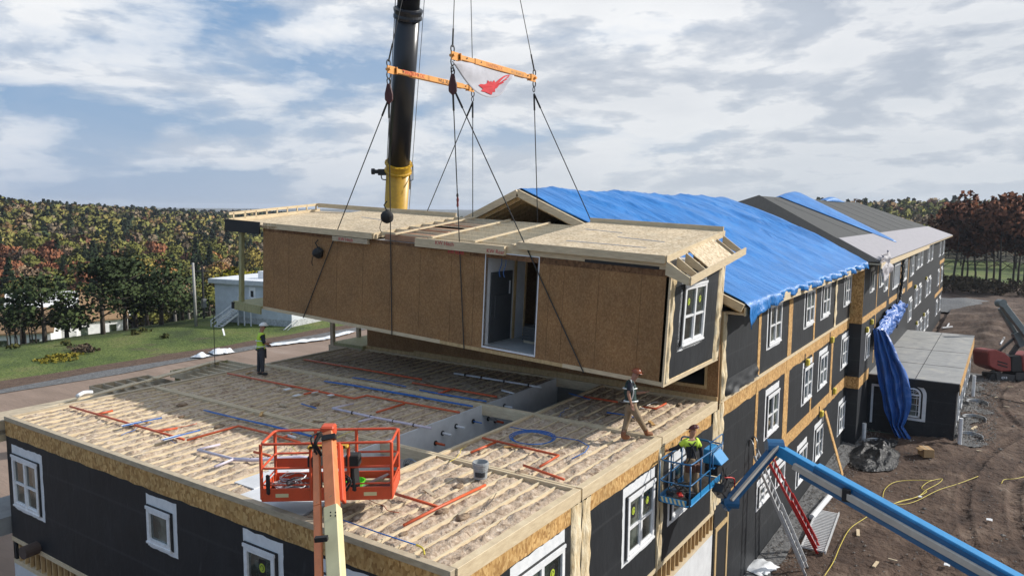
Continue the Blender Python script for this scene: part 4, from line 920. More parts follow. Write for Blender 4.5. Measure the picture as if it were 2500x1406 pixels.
T=MB(); sbar(T,s0_,s1_,.12,.08); sbar(T,s1_,s1_+(s2_-s1_)*6,.125,.08); T.build('levelling_link',m_liftj,ob,bevel=.01)
T=MB(); sbar(T,at_d(830,1085,13.2),at_d(838,1225,12.4),.06,.14); T.build('levelling_link',m_lift,ob,bevel=.01)
T=MB()
for (u,v) in ((807,1250),(819,1250),(807,1258),(819,1258)):
    p=at_d(u,v,11.95); T.lathe(p,[(.012,-.01),(.012,.01)],6,FW.to_track_quat('Z','Y').to_matrix())
T.build('boom_bolts',m_black,ob)
T=MB(); p=at_d(783,1330,11.45); T.prism([p,p+RT*.62,p+RT*.62+UP*.05,p+UP*.05],FW*.1) if False else T.bar(at_d(769,1316,11.5),at_d(800,1313,11.5),.09,.07); T.build('hose_clamp',m_black,ob)
random.seed(3)
for k in range(7):
    a=at_d(783+rn(-8,4),1052+rn(0,8),13.1-rn(0,.1)); b=at_d(768+rn(-4,18),1105+rn(-8,22),13.0); m_=at_d(764+rn(-6,10),1078+rn(-6,10),12.95)
    MB().tube(smooth_path([a,m_,b],6),.016,5).build('hydraulic_hose',m_rubber,ob)
for k in range(6):
    a=at_d(838+rn(-4,6),1158+rn(0,12),13.2); MB().tube(smooth_path([a,at_d(850+rn(-8,8),1170+rn(-6,10),13.1),at_d(838+rn(-4,8),1195+rn(-6,8),13.1)],5),.014,5).build('hydraulic_hose',m_rubber,ob)
MB().tube(rr([q(.62,-.0,.42),q(.5,-.1,.42),q(.5,-.1,.33),q(.62,0,.33)],.04),.012,6).build('hand_loop',m_dsteel,ob)
MB().bar(q(.12,.0,.12),q(.12,.0,.5),.09,.06).build('foam_pad',m_rubber,ob,bevel=.02)
# things lying in the orange basket
random.seed(11)
o=empty('cable_coil',q(.45,.45,.03),'tangled grey-white cable heap in the left half of the orange basket','cable'); T=MB()
for k in range(9):
    cx_,cy_=rn(.3,.62),rn(.3,.55); r_=rn(.13,.25)
    T.tube([q(cx_+r_*1.3*cos(a+k),cy_+r_*sin(a+k),.05+.03*k+.02*sin(3*a)) for a in [i*pi/9 for i in range(rn(14,20).__int__())]],.012,5)
T.build('cable',m_steel,o)
o=empty('tub',q(1.62,.4,.03),'lime green plastic tub in the orange basket','tub'); MB().lathe(q(1.66,.42,.03),[(.13,0),(.15,.02),(.18,.17),(.2,.18),(.17,.18),(.14,.03)],12).build('tub_body',m_lime,o); 
o=tag(MB().bar(q(1.8,.35,.12),q(2.25,.7,.22),.09,.01).bar(q(1.7,.2,.08),q(1.85,.38,.13),.035,.02).build('hand_saw',m_steel),'hand saw lying beside the lime green tub in the orange basket','saw')
tag(MB().bar(q(1.65,.72,.1),q(2.32,.6,.13),.09,.04).build('wood_offcut',m_wood),'short pale board lying in the right half of the orange basket','board')
tag(MB().bar(q(.05,.72,.1),q(.35,.1,.07),.12,.03).build('metal_strip',m_alu),'flat grey metal strip under the cable heap in the orange basket','metal strip')
T=MB(); T.grid(lambda u,v:q(.75+.5*u,.2+.5*v,.05+.09*abs(nz(u*4,v*4,3))*1.5),10,10); tag(T.build('crumpled_paper',m_fluffw,smooth=True),'crumpled brown paper beside the cable heap in the orange basket','paper')
# =====================================================================  blue boom lift
bb=empty('boom_lift',(20,-14,-7.2),'blue boom lift whose arm reaches up to the worker beside the facade','boom lift')
BX0,BX1,BY0,BY1,BZ0=8.08,10.45,-.97,-.18,-1.5
def b(x,y,z): return V3((x,y,BZ0+z))
T=MB(); T.box((BX0,BY0,BZ0),(BX1,BY1,BZ0+.03)); T.build('basket_floor',m_dsteel,bb)
T=MB(); T.tube(rr([b(BX0,(BY0+BY1)/2,.03),b(BX0,BY0,.03),b(BX1,BY0,.03),b(BX1,BY1,.03),b(BX0,BY1,.03),b(BX0,(BY0+BY1)/2,.03)],.12)[:-1],.022,7,True); T.build('floor_frame',m_lblue,bb,smooth=True)
T=MB(); T.box((BX0+.08,BY0-.012,BZ0+.03),(BX1-.1,BY0,BZ0+.19)).box((BX0-.012,BY0+.08,BZ0+.03),(BX0,BY1-.08,BZ0+.17)).box((BX0+.1,BY1,BZ0+.03),(BX1-.1,BY1+.01,BZ0+.18)); T.build('toe_board',m_lblue,bb)
T=MB()
for k in range(6): T.prism([(BX0-.014,BY0+.1+k*.11,BZ0+.04),(BX0-.014,BY0+.15+k*.11,BZ0+.04),(BX0-.014,BY0+.19+k*.11,BZ0+.16),(BX0-.014,BY0+.14+k*.11,BZ0+.16)],(-.003,0,0))
T.build('hazard_stripe',m_cream,bb)
text('lettering','S-65',m_tape,bb,(BX0+.35,BY0-.0135,BZ0+.05),(1,0,0),(0,0,1),.13) if False else None
T=MB(); T.tube(rr([b(BX0,(BY0+BY1)/2,1.08),b(BX0,BY0,1.08),b(BX1,BY0,1.0),b(BX1,BY1,1.0),b(BX0,BY1,1.08),b(BX0,(BY0+BY1)/2,1.08)],.14)[:-1],.021,8,True); T.build('top_rail',m_lblued,bb,smooth=True)
T=MB(); T.tube(rr([b(BX0,(BY0+BY1)/2,.55),b(BX0,BY0,.55),b(BX1-.6,BY0,.55)],.14),.018,7).tube(rr([b(BX0,(BY0+BY1)/2,.55),b(BX0,BY1,.55),b(BX1,BY1,.55)],.14),.018,7); T.build('mid_rail',m_lblued,bb,smooth=True)
for x,y in ((BX0,BY0),(BX0,BY1),(BX0+.75,BY0),(BX0+1.45,BY0),(BX0+.75,BY1),(BX0+1.5,BY1),(BX1,BY1),(BX1,BY0)):
    MB().cyl(b(x,y,.03),b(x,y,1.06),.02,8).build('basket_post',m_lblued,bb,smooth=True)
T=MB(); T.tube(rr([b(BX0+1.42,BY0,.0),b(BX0+1.42,BY0,1.32),b(BX0+1.42,BY1,1.32),b(BX0+1.42,BY1,.9)],.12),.022,8); T.build('gate_hoop',m_lblued,bb,smooth=True)
T=MB(); T.tube(rr([b(BX0+1.42,BY0,1.28),b(BX1+.05,BY0,1.28),b(BX1+.05,BY0,.95),b(BX0+1.5,BY0,.95)],.12),.018,7).tube(rr([b(BX0+1.5,BY0-.05,.95),b(BX0+1.5,BY0-.05,.55),b(BX1+.1,BY0-.05,.55)],.1),.02,7); T.build('guard_hoop',m_lblued,bb,smooth=True)
T=MB(); T.prism([b(BX0+1.72,BY0-.22,.62),b(BX0+1.72,BY0+.1,.98),b(BX0+1.72,BY0+.3,.98),b(BX0+1.72,BY0+.3,.6)],(.62,0,0)); T.build('console_cover',m_lblue,bb,bevel=.02)
T=MB(); T.box((BX0+1.74,BY0-.1,BZ0+.3),(BX0+2.3,BY0+.25,BZ0+.6)); T.build('console_box',m_black,bb,bevel=.02)
# boom: base frame end, jib, knuckle, main arm
kn=V3((11.75,-2.02,-.80)); je=V3((10.35,-1.28,-1.98)); me_=at_d(2470,1420,16.4)
MB().bar((BX1-.6,BY0-.12,BZ0-.0),(BX1-.1,BY0-.12,BZ0-.35),.3,.25).build('basket_mount',m_dsteel,bb,bevel=.02)
jd=(kn-je).normalized()
MB().bar(je-jd*.25,kn,.17,.28).build('jib_arm',m_lblued,bb,bevel=.015); MB().bar(je-jd*.1+V3((-.12,-.12,.16)),kn+V3((-.12,-.12,.14)),.09,.08).build('cable_carrier',m_cable,bb,bevel=.01)
MB().lathe(je,[(.2,-.2),(.2,.2)],14,Matrix.Rotation(pi/2,3,'X')@Matrix.Rotation(.5,3,'Y')).build('pivot_drum',m_lblued,bb)
MB().lathe(kn+V3((0,0,.06)),[(.22,-.22),(.22,.22)],14,Matrix.Rotation(pi/2,3,'X')@Matrix.Rotation(.5,3,'Y')).build('pivot_drum',m_lblued,bb)
bd=(me_-kn).normalized(); nside=bd.cross(V3((0,0,1))).normalized()
if nside.dot(FW)>0: nside=-nside   # side towards the camera
a0=kn-bd*.1+V3((0,0,.05)); 
MB().bar(a0,kn+bd*1.5+V3((0,0,.02)),.24,.30).build('boom_inner',m_lblue,bb,bevel=.015)
MB().bar(kn+bd*1.2,me_+bd*4,.30,.46).build('boom_outer',m_lblue,bb,bevel=.02)
c0=kn+bd*.7+nside*.20+V3((0,0,-.06)); MB().bar(c0,me_+bd*4+nside*.22+V3((0,0,-.02)),.12,.17).build('cable_carrier',m_cable,bb,bevel=.01)
MB().bar(kn+bd*1.25+nside*.155+V3((0,0,.10)),me_+bd*4+nside*.155+V3((0,0,.10)),.02,.13).build('side_channel',m_lblued,bb)
MB().bar(kn+bd*.9+nside*.16-V3((0,0,.20)),me_+bd*4+nside*.18-V3((0,0,.24)),.1,.14).build('lower_rail',m_lblued,bb)
p=kn+bd*2.2+nside*.2; MB().bar(p+V3((0,0,.12)),p-V3((0,0,.2)),.2,.14).build('carrier_clamp',m_black,bb,bevel=.01)
T=MB()
for k in range(10):
    p=V3((BX1-.3+rn(-.35,.1),BY0-.2+rn(-.1,.1),BZ0+.25+rn(-.1,.25))); T.tube(smooth_path([p,p+V3((rn(-.3,.3),rn(-.15,.1),rn(-.45,-.1))),p+V3((rn(0,.5),rn(-.2,.1),rn(-.4,-.1)))],5),.014,5)
T.build('hose_bundle',m_rubber,bb)
MB().tube(smooth_path([(10.0,-1.2,-1.25),(10.35,-1.35,-1.35),(10.6,-1.3,-1.7)],4),.02,6).build('red_hose',m_beamred,bb)
MB().box((19,-15,-6.6),(22.2,-12.6,-5.4)).build('chassis',m_lblue,bb,bevel=.1)
for x in (19.3,21.8):
    for y in (-15.2,-12.4): MB().lathe((x,y,-6.75),[(.2,-.18),(.45,-.16),(.48,0),(.45,.16),(.2,.18)],16,Matrix.Rotation(pi/2,3,'X')).build('wheel',m_rubber,bb)
MB().bar((20.6,-13.8,-5.6),me_+bd*3.6,.5,.5).build('riser',m_lblued,bb,bevel=.03)
# tool heap in the blue basket
o=empty('tool_heap',(8.4,-.6,BZ0+.03),'dark heap of tool bags and cords on the floor of the blue basket','tools')
random.seed(5)
for k in range(7):
    p=V3((8.3+rn(0,.45),-.75+rn(0,.4),BZ0+.12+rn(0,.2))); T=MB(); T.bar(p,p+V3((rn(-.25,.25),rn(-.25,.25),rn(-.05,.15))),rn(.06,.14),rn(.06,.16)); T.build('tool',[m_rubber,m_black,m_beamred,m_navy,m_steel][k%5],o,bevel=.02)
T=MB()
for k in range(7): T.tube(smooth_path([V3((8.25+rn(0,.55),-.8+rn(0,.5),BZ0+.2+rn(0,.25))) for _ in range(5)],5),.012,4)
T.build('cord',m_rubber,o)
# =====================================================================  people
def person(lab,J,parts,face,scale=1.0,vert=()):
    """J: joints; parts: clothing list (name, bones, offset, material)"""
    R={'pel':.125,'wst':.115,'chs':.145,'nck':.055,'hd0':.075,'hd1':.098,'hd2':.07,'shL':.07,'shR':.07,'elL':.047,'elR':.047,'wrL':.03,'wrR':.03,'paL':.035,'paR':.035,
       'hpL':.10,'hpR':.10,'knL':.065,'knR':.065,'anL':.045,'anR':.045,'heL':.045,'heR':.045,'toL':.038,'toR':.038}
    E=[('pel','wst'),('wst','chs'),('chs','nck'),('nck','hd0'),('hd0','hd1'),('hd1','hd2'),('chs','shL'),('chs','shR'),('shL','elL'),('shR','elR'),('elL','wrL'),('elR','wrR'),('wrL','paL'),('wrR','paR'),
       ('pel','hpL'),('pel','hpR'),('hpL','knL'),('hpR','knR'),('knL','anL'),('knR','anR'),('anL','heL'),('anR','heR'),('heL','toL'),('heR','toR')]
    J={k:V3(v) for k,v in J.items()}; J['hd0']=J['nck']*.6+J['hd']*.4; J['hd1']=J['hd']; J['hd2']=J['hd']+(J['hd']-J['nck']).normalized()*.07
    for s in 'LR':
        d=(J['wr'+s]-J['el'+s]).normalized(); J['pa'+s]=J['wr'+s]+d*.07
        if 'he'+s not in J: J['he'+s]=J['an'+s]-V3((0,0,.05))
        J['to'+s]=J['he'+s]+V3(face[0 if s=='L' else -1]).normalized()*.17+V3((0,0,-.015))
        side=d.cross(V3(face[0])).normalized(); fw=d.cross(side)
        for i in range(5):
            b0='f%s%d'%(s,i); l=[.055,.085,.095,.085,.065][i]
            o0=J['pa'+s]+d*(.03 if i else -.03)+fw*((i-2.5)*.019 if i else -.045)
            J[b0+'a']=o0; J[b0+'b']=o0+(d if i else (d*.6-fw*.8).normalized())*l*.55+side*.008; J[b0+'c']=J[b0+'b']+(d*.7+side*.6).normalized()*l*.45
            E+=[('pa'+s,b0+'a'),(b0+'a',b0+'b'),(b0+'b',b0+'c')]; R[b0+'a']=.0095; R[b0+'b']=.0085; R[b0+'c']=.007
    names=[]; 
    for a,b_ in E:
        for n_ in (a,b_):
            if n_ not in names: names.append(n_)
    names.remove('pel'); names=['pel']+names
    me=bpy.data.meshes.new('person'); me.from_pydata([tuple(J[n_]) for n_ in names],[(names.index(a),names.index(b_)) for a,b_ in E],[]); me.update()
    tmp=bpy.data.objects.new('tmp',me); COL.objects.link(tmp); m=tmp.modifiers.new('s','SKIN')
    for i,n_ in enumerate(names):
        sv=me.skin_vertices[0].data[i]; r=R[n_]*scale; sv.radius=(r,r); sv.use_root=(i==0)
    sb=tmp.modifiers.new('ss','SUBSURF'); sb.levels=1; sb.render_levels=1
    dg=bpy.context.evaluated_depsgraph_get(); bm_=bpy.data.meshes.new_from_object(tmp.evaluated_get(dg)); bpy.data.objects.remove(tmp)
    base=V3(((J['heL'].x+J['heR'].x)/2,(J['heL'].y+J['heR'].y)/2,min(J['heL'].z,J['heR'].z)-.05))
    root=empty('person',base,lab,'person')
    co_=[V3(v.co) for v in bm_.vertices]; no_=[V3(v.normal) for v in bm_.vertices]
    def seg(p):
        best=None
        for a,b_ in E:
            A_,B_=J[a],J[b_]; d=B_-A_; t_=max(0,min(1,(p-A_).dot(d)/max(1e-9,d.length_squared))); ds=(p-A_-d*t_).length-.5*(R[a]*(1-t_)+R[b_]*t_)
            if best is None or ds<best[0]: best=(ds,a+'-'+b_,t_)
        return best
    cls=[seg(p) for p in co_]
    bm_.transform(Matrix.Translation(-base)); bm_.materials.clear(); bm_.materials.append(m_skin); bm_.shade_smooth()
    body=bpy.data.objects.new('body',bm_); COL.objects.link(body); body.parent=root
    polys=[tuple(p.vertices) for p in bm_.polygons]
    def shell(name,test,off,mat):
        keep=[test(c_,p) for c_,p in zip(cls,co_)]
        T=MB(); mp={}
        for f in polys:
            if sum(keep[i] for i in f)>=len(f)-1:
                for i in f:
                    if i not in mp: mp[i]=len(T.v); wr=.008*nz(co_[i].x*14,co_[i].y*14,co_[i].z*14); T.v.append(tuple(co_[i]+no_[i]*(off+wr)))
                T.f.append(tuple(mp[i] for i in f))
        if T.f:
            o_=T.build(name,mat,root,smooth=True); sm_=o_.modifiers.new('solid','SOLIDIFY'); sm_.thickness=.006; sm_.offset=-1; return o_
    for name,bones,off,mat,cond in parts: shell(name,(lambda c_,p,bones=bones,cond=cond:(c_[1].split('-')[0] in bones or c_[1] in bones) and cond(c_,p,J)),off,mat)
    # face
    f=V3(face[1] if len(face)>1 else face[0]).normalized(); hd=J['hd']; up_=(J['hd']-J['nck']).normalized(); rt_=f.cross(up_).normalized()
    T=MB(); T.lathe(hd+f*.095-up_*.015,[(.004,.03),(.016,-.012),(.004,-.02)],6,up_.to_track_quat('Z','Y').to_matrix()); 
    for s_ in (-1,1): T.lathe(hd+rt_*s_*.093-up_*.01,[(.004,-.03),(.02,0),(.004,.03)],6,up_.to_track_quat('Z','Y').to_matrix())
    T.build('nose_and_ears',m_skin,root,smooth=True)
    T=MB(); T.bar(hd+f*.094+up_*.018-rt_*.06,hd+f*.094+up_*.018+rt_*.06,.02,.028); T.build('glasses',m_black,root,bevel=.006)
    return root,J,f,up_,rt_
def helmet(root,J,f,u_,r_,mat):
    h=J['hd']+u_*.045; Rm=Matrix((r_,f,u_)).transposed()
    T=MB(); n=16; rings=[]
    T.grid(lambda a,b_:h+Rm@V3((.118*cos(2*pi*a)*cos(b_*pi/2),.138*sin(2*pi*a)*cos(b_*pi/2),.02+.115*sin(b_*pi/2))),18,7)
    T.prism([h+Rm@V3(((.125)*cos(2*pi*k/18),(.145)*sin(2*pi*k/18)+(.05 if sin(2*pi*k/18)>.3 else 0)*sin(2*pi*k/18),.012)) for k in range(18)],u_*.014)
    T.build('hard_hat',mat,root,smooth=True)
al=lambda c_,p,J:True
# 1: standing at the far edge of the deck, seen from the side, looking right
def mk(j): return {k:at_d(u,v,d) for k,(u,v,d) in j.items()}
d1=dep((7.32,14.09,.8))
j=mk(dict(pel=(637,854,d1),wst=(637,842,d1),chs=(637,822,d1),nck=(638,811,d1),hd=(641,799,d1),shL=(641,819,d1-.17),shR=(635,818,d1+.17),elL=(645,838,d1-.2),elR=(640,838,d1+.2),wrL=(652,840,d1-.1),wrR=(653,838,d1+.08),
   hpL=(639,858,d1-.09),hpR=(635,858,d1+.09),knL=(641,883,d1-.1),knR=(633,883,d1+.12),anL=(641,908,d1-.1),anR=(631,907,d1+.12)))
fx=(.554,-.83,0)
r=person('person in a white hard hat and yellow vest standing on the open deck',j,[
 ('shirt',['chs-shL','chs-shR','shL','shR','chs','wst','pel-wst'],.012,m_navy,lambda c_,p,J:c_[1] not in('chs-nck',) ),
 ('trousers',['hpL','hpR','pel-hpL','pel-hpR','knL','knR','pel-wst'],.016,m_jean,al),
 ('vest',['wst','chs-shL','chs-shR','pel-wst'],.028,m_hiv,lambda c_,p,J:p.z>J['pel'].z+.02),
 ('boots',['anL','anR','heL','heR'],.018,m_bboot,al)],[fx,fx,fx])
helmet(r[0],r[1],r[2],r[3],r[4],m_hatw)
T=MB(); P=j
for dz in (.13,.33): 
    c=j['pel']*.55+j['chs']*.45+V3((0,0,dz-.2)); T.tube([c+V3((.165*cos(a),.165*sin(a),0)) for a in [k*pi/8 for k in range(16)]],.016,5,True)
T.build('reflective_band',m_hist,r[0])
c=j['pel']+V3((0,0,.02)); T=MB(); T.tube([c+V3((.16*cos(a),.16*sin(a),0)) for a in [k*pi/8 for k in range(16)]],.028,6,True); T.tube([c+RT*.16,c+RT*.17-UP*.3],.03,6); T.build('tool_belt',m_bboot,r[0])
# 2: striding along the roof edge
d2=dep((8.0,.55,.9)); df=dep((8.52,.25,.1)); dr_=dep((7.81,.72,.05))
j=mk(dict(pel=(1541,989,d2),wst=(1540,972,d2),chs=(1538,945,d2),nck=(1545,929,d2-.02),hd=(1552,914,d2-.04),shL=(1540,935,d2-.2),shR=(1537,936,d2+.17),elL=(1534,962,d2-.26),elR=(1550,960,d2+.24),wrL=(1541,985,d2-.28),wrR=(1568,958,d2+.2),
   hpL=(1544,993,d2-.08),hpR=(1537,993,d2+.1),knL=(1560,1022,d2-.12),knR=(1530,1028,d2+.12),anL=(1578,1054,df),anR=(1521,1062,dr_)))
r=person('person in a rust-coloured hard hat, dark vest and khaki trousers striding along the roof edge',j,[
 ('shirt',['chs-shL','chs-shR','shL','shR','chs','wst','pel-wst'],.012,m_navy,lambda c_,p,J:c_[1]!='chs-nck' and not(c_[1] in('shL-elL','shR-elR') and c_[2]>.85)),
 ('trousers',['hpL','hpR','pel-hpL','pel-hpR','knL','knR','pel-wst'],.02,m_khaki,lambda c_,p,J:not(c_[1] in('knL-anL','knR-anR') and c_[2]>.78)),
 ('vest',['wst','chs-shL','chs-shR','pel-wst'],.03,M('dark_green_vest',(.015,.04,.035),6,rough=.7),lambda c_,p,J:p.z>J['pel'].z-.02),
 ('boots',['anL','anR','heL','heR','knL','knR'],.02,m_boot,lambda c_,p,J:not(c_[1] in('knL-anL','knR-anR') and c_[2]<.76))],[(.75,-.6,0),(.75,-.62,-.25),(.75,-.6,0)])
helmet(r[0],r[1],r[2],r[3],r[4],m_hatr)
T=MB()
ax=(j['chs']-j['pel']).normalized()
for t_ in (.25,.95):
    c=j['pel']*(1-t_)+j['chs']*t_; T.tube([c+RT*(.17*cos(a))+FW*(.17*sin(a)) for a in [k*pi/8 for k in range(16)]],.020,5,True)
T.tube(smooth_path([j['shL']+V3((0,0,.09)),j['shL']*.5+j['wst']*.5+FW*-.12+RT*.05,j['wst']-FW*.15],5),.018,5)
T.build('reflective_band',m_hist,r[0])
# 3: in the blue basket, back half turned, one arm out to the left
d3=dep((9.0,-.55,-.6))
j=mk(dict(pel=(1688,1133,d3),wst=(1688,1116,d3),chs=(1686,1088,d3),nck=(1688,1069,d3),hd=(1692,1052,d3),shL=(1672,1078,d3-.05),shR=(1702,1076,d3+.0),elL=(1654,1092,d3+.05),elR=(1712,1098,d3+.08),wrL=(1634,1098,d3+.12),wrR=(1712,1118,d3+.1),
   hpL=(1680,1138,d3-.03),hpR=(1697,1138,d3+.05),knL=(1677,1170,d3-.05),knR=(1697,1172,d3+.03),anL=(1684,1203,d3-.02),anR=(1700,1206,d3+.05)))
r=person('person in a maroon hard hat and harness working in the blue basket',j,[
 ('shirt',['shL','shR','chs','wst','pel-wst','chs-shL','chs-shR','elL','elR'],.012,m_navy,lambda c_,p,J:c_[1]!='chs-nck'),
 ('hi_vis_yoke',['chs-shL','chs-shR','shL','shR','wst'],.022,m_hiv,lambda c_,p,J:(c_[2]<.62 if c_[1][:2]=='sh' else True) and p.z>J['chs'].z-.03),
 ('trousers',['hpL','hpR','pel-hpL','pel-hpR','knL','knR','pel-wst'],.02,m_khaki,al),
 ('boots',['anL','anR','heL','heR'],.02,m_boot,al)],[(-.5,.86,0),(-.2,.97,-.2),(-.5,.86,0)])
helmet(r[0],r[1],r[2],r[3],r[4],m_hatb)
T=MB(); c=j['pel']+V3((0,0,.03)); T.tube([c+V3((.17*cos(a),.17*sin(a),0)) for a in [k*pi/8 for k in range(16)]],.035,6,True)
for a in (-.13,0.02,.15): T.bar(c+RT*a-FW*.17,c+RT*a-FW*.17-V3((0,0,.2)),.11,.08)
T.build('tool_belt',M('brown_leather',(.09,.035,.02),6,rough=.7),r[0],bevel=.01)
T=MB()
for s_ in (-1,1): T.tube(smooth_path([j['chs']+RT*.1*s_+V3((0,0,.12))-FW*.08,j['chs']-FW*.17,j['wst']-RT*.08*s_-FW*.15,j['pel']-RT*.14*s_-FW*.05],5),.018,5)
T.build('harness',m_rubber,r[0]); T=MB(); c=j['shL']*.55+j['elL']*.45; T.tube([c+V3((0,.075*cos(a),.075*sin(a))) for a in [k*pi/6 for k in range(12)]],.02,5,True); T.build('reflective_band',m_hist,r[0])
# =====================================================================  bucket, planks on the deck
bk=empty('bucket',(3.55,2.02,-.02),'grey plastic bucket standing on the near insulated bay','bucket')
p=at(1173,1166,'z',-.02)
bk.location=p
T=MB(); T.lathe(p,[(.14,0),(.145,.02),(.163,.30),(.18,.30),(.18,.335),(.168,.335),(.168,.36),(.155,.36),(.135,.03)],20); T.build('bucket_body',M('grey_bucket_plastic',(.33,.35,.36),5,rough=.5),bk,smooth=False)
T=MB(); T.lathe(p+V3((0,0,.265)),[(.163,-.012),(.172,-.01),(.172,.01),(.163,.012)],20).lathe(p+V3((0,0,.225)),[(.16,-.01),(.168,-.008),(.168,.008),(.16,.01)],20); T.build('rib',M('grey_bucket_plastic2',(.33,.35,.36),5,rough=.5),bk)
T=MB(); T.tube([p+V3((.17*cos(a),.17*sin(a)*1,.27-.16*sin((a+2.2)/2.2*pi*.5) if False else .3-.15*sin((a-2.8)/3.1*pi))) for a in [2.8+q_*.155 for q_ in range(21)]],.005,4); T.build('handle',m_steel,bk)
T=MB(); Lb=[p+V3((.156*cos(a),.156*sin(a),.06)) for a in [3.0+q_*.2 for q_ in range(8)]]
for i in range(7): T.prism([Lb[i],Lb[i+1],Lb[i+1]+V3((0,0,.11))+(Lb[i+1]-p-V3((0,0,.06)))*.06,Lb[i]+V3((0,0,.11))+(Lb[i]-p-V3((0,0,.06)))*.06],(Lb[i]-p).normalized()*.004)
T.build('label_patch',m_jean,bk)
# balcony frames beyond the deck edge (left)
for (x0,x1,lab) in ((6.0,8.35,'balcony frame of pale joists beyond the deck corner, next to the standing worker'),(3.2,5.2,'weathered balcony frame half covered with loose boards, nearer to the camera')):
    o=empty('balcony_frame',(x0,DL,-.3),lab,'balcony frame'); y0,y1=15.62,17.35
    MB().box((x0,y1,-.3),(x1,y1+.045,-.05)).build('rim_board',m_gpine if x0>5 else m_woodd,o); MB().box((x0,y0,-.3),(x1,y0+.045,-.05)).build('rim_board',m_gpine if x0>5 else m_woodd,o)
    n=int((x1-x0)/.36)
    for k in range(n+1):
        x=x0+(x1-x0-.045)*k/n; MB().box((x,y0+.045,-.28),(x+.045,y1,-.06)).build('joist',mj if x0>5 else m_woodd,o)
    MB().box((x0+.1,y1-.2,-3.4),(x0+.24,y1-.06,-.3)).box((x1-.24,y1-.2,-3.4),(x1-.1,y1-.06,-.3)).build('post',m_gpine,o)
tag(MB().bar((7.8,17.1,.05),(4.6,16.0,.12),.28,.04).build('plank',m_wood),'long pale plank lying across the balcony frame','plank')
random.seed(8)
for k in range(5):
    x=.6+k*.95; o=MB().bar((x,15.75+.1*k,-.1+.03*k),(x+2.6,16.1+.14*k+rn(-.1,.1),-.02+.04*k),.09+.03*(k%2),.04).build('board',m_wood if k%2 else mj); tag(o,'pale board in the loose stack along the left roof edge','board','loose boards along the left roof edge')
T=MB(); T.box((-.2,15.6,-.4),(5.0,16.6,-.14)); T.build('ledger_platform',m_woodd,nb)
T=MB(); T.tube(smooth_path([(2.1,15.9,.05),(2.35,16.0,.1),(2.6,16.02,.06)],4),.06,6); tag(T.build('wrapped_bundle',m_plast,smooth=True),'small white wrapped bundle on the left roof edge','bundle')
# lower platform showing at the left frame edge
o=empty('side_platform',(-.2,15.7,-3.4),'wooden side platform and crossed braces at the far left edge below the deck','platform')
MB().box((-.3,15.7,-.75),(4,17.4,-.55)).build('upper_boards',m_wood,o); MB().box((-.3,15.7,-1.5),(-.2,17.4,-1.1)).build('panel',m_osb_wall,o); MB().bar((-.25,15.8,-2.6),(-.25,17.2,-1.6),.05,.12).bar((-.25,17.2,-2.6),(-.25,15.8,-1.6),.05,.12).build('brace',m_studs,o); MB().box((-.3,15.7,-3.4),(4,17.4,-2.9)).build('lower_slab',m_grey,o)
# staff of rope near standing worker
tag(MB().tube([(7.25,16.6,-.1),(7.26,16.6,2.0)],.012,5).build('tag_line',m_rope),'thin dark tag line hanging down just left of the standing worker','rope')
# =====================================================================  land
def interp(tab,x):
    if x<=tab[0][0]: return tab[0][1]
    for (a,b_),(c_,d_) in zip(tab,tab[1:]):
        if x<=c_: return b_+(d_-b_)*(x-a)/(c_-a)
    return tab[-1][1]
def sst(t_): t_=max(0,min(1,t_)); return t_*t_*(3-2*t_)
RID=[(-10,3),(0,2.0),(10,2.5),(15,1),(25,-7),(37,-11),(45,-11),(55,-7.5),(60,-4.5),(64,-1.5),(68,.8),(75,4)]
DCT=[(-10,190),(10,190),(30,150),(45,110),(54,90),(62,79),(68,74),(75,70)]
VAL=[(-10,-7.2),(10,-7.2),(30,-12),(45,-18),(54,-20),(75,-20)]
def Hd(az,d):
    dc=interp(DCT,az); v=interp(VAL,az); r=interp(RID,az)
    if d<dc: z=-7.2
    elif d<dc+85: z=-7.2+(v+7.2)*sst((d-dc)/85)
    elif d<450: z=v+(r-v)*sst((d-dc-85)/(450-dc-85))**.8
    elif d<1500: z=r+(-27-r)*sst((d-450)/1050)
    elif d<5200: z=-27+24.5*sst((d-1500)/3700)
    else: z=-2.5-18*sst((d-5200)/4000)
    return z
def H(x,y):
    dx,dy=x-CP.x,y-CP.y; d=math.hypot(dx,dy); az=math.degrees(math.atan2(dy,dx)); z=Hd(az,d)
    if y<13.5 and -24<x<148: z-=.5
    k=min(1,max(0,(d-95)/100)); z+=k*1.6*nz(x*.02,y*.02,4)
    if d>2500: z+=6*nz(x*.0006,y*.0006,9)
    return z
m_grass=M('meadow_grass',[(.34,(.040,.060,.012)),(.46,(.075,.110,.018)),(.56,(.11,.145,.028)),(.68,(.16,.155,.05))],.16,(1,1,1),rough=1,bp=1,bs=3,detail=9,bd=.3,spots=(.13,.60,(.10,.085,.04)))
m_wood_floor=M('wooded_land',[(.3,(.03,.035,.02)),(.5,(.06,.055,.03)),(.7,(.085,.07,.035))],.035,rough=1,bp=1,bs=.08,detail=9,bd=5)
m_road=M('reddish_dirt_road',[(.3,(.19,.135,.10)),(.6,(.27,.195,.15)),(.8,(.33,.26,.215))],.5,(1,.25,1),rough=1,bp=.7,bs=3,detail=8,bd=.08)
m_gravel=M('grey_gravel',[(.35,(.085,.085,.085)),(.6,(.17,.17,.17))],5,rough=1,bp=1,bs=14,bd=.05)
m_litter=M('leaf_litter',[(.3,(.07,.04,.025)),(.7,(.14,.09,.06))],3,rough=1,bp=1,bs=9,bd=.08)
m_dirt=M('dark_dirt',[(.30,(.030,.016,.010)),(.45,(.066,.039,.026)),(.57,(.100,.064,.044)),(.72,(.19,.14,.105))],.55,rough=1,bp=1,bs=4.5,detail=10,dist=.4,bd=.13,spots=(.16,.60,(.085,.045,.03)))
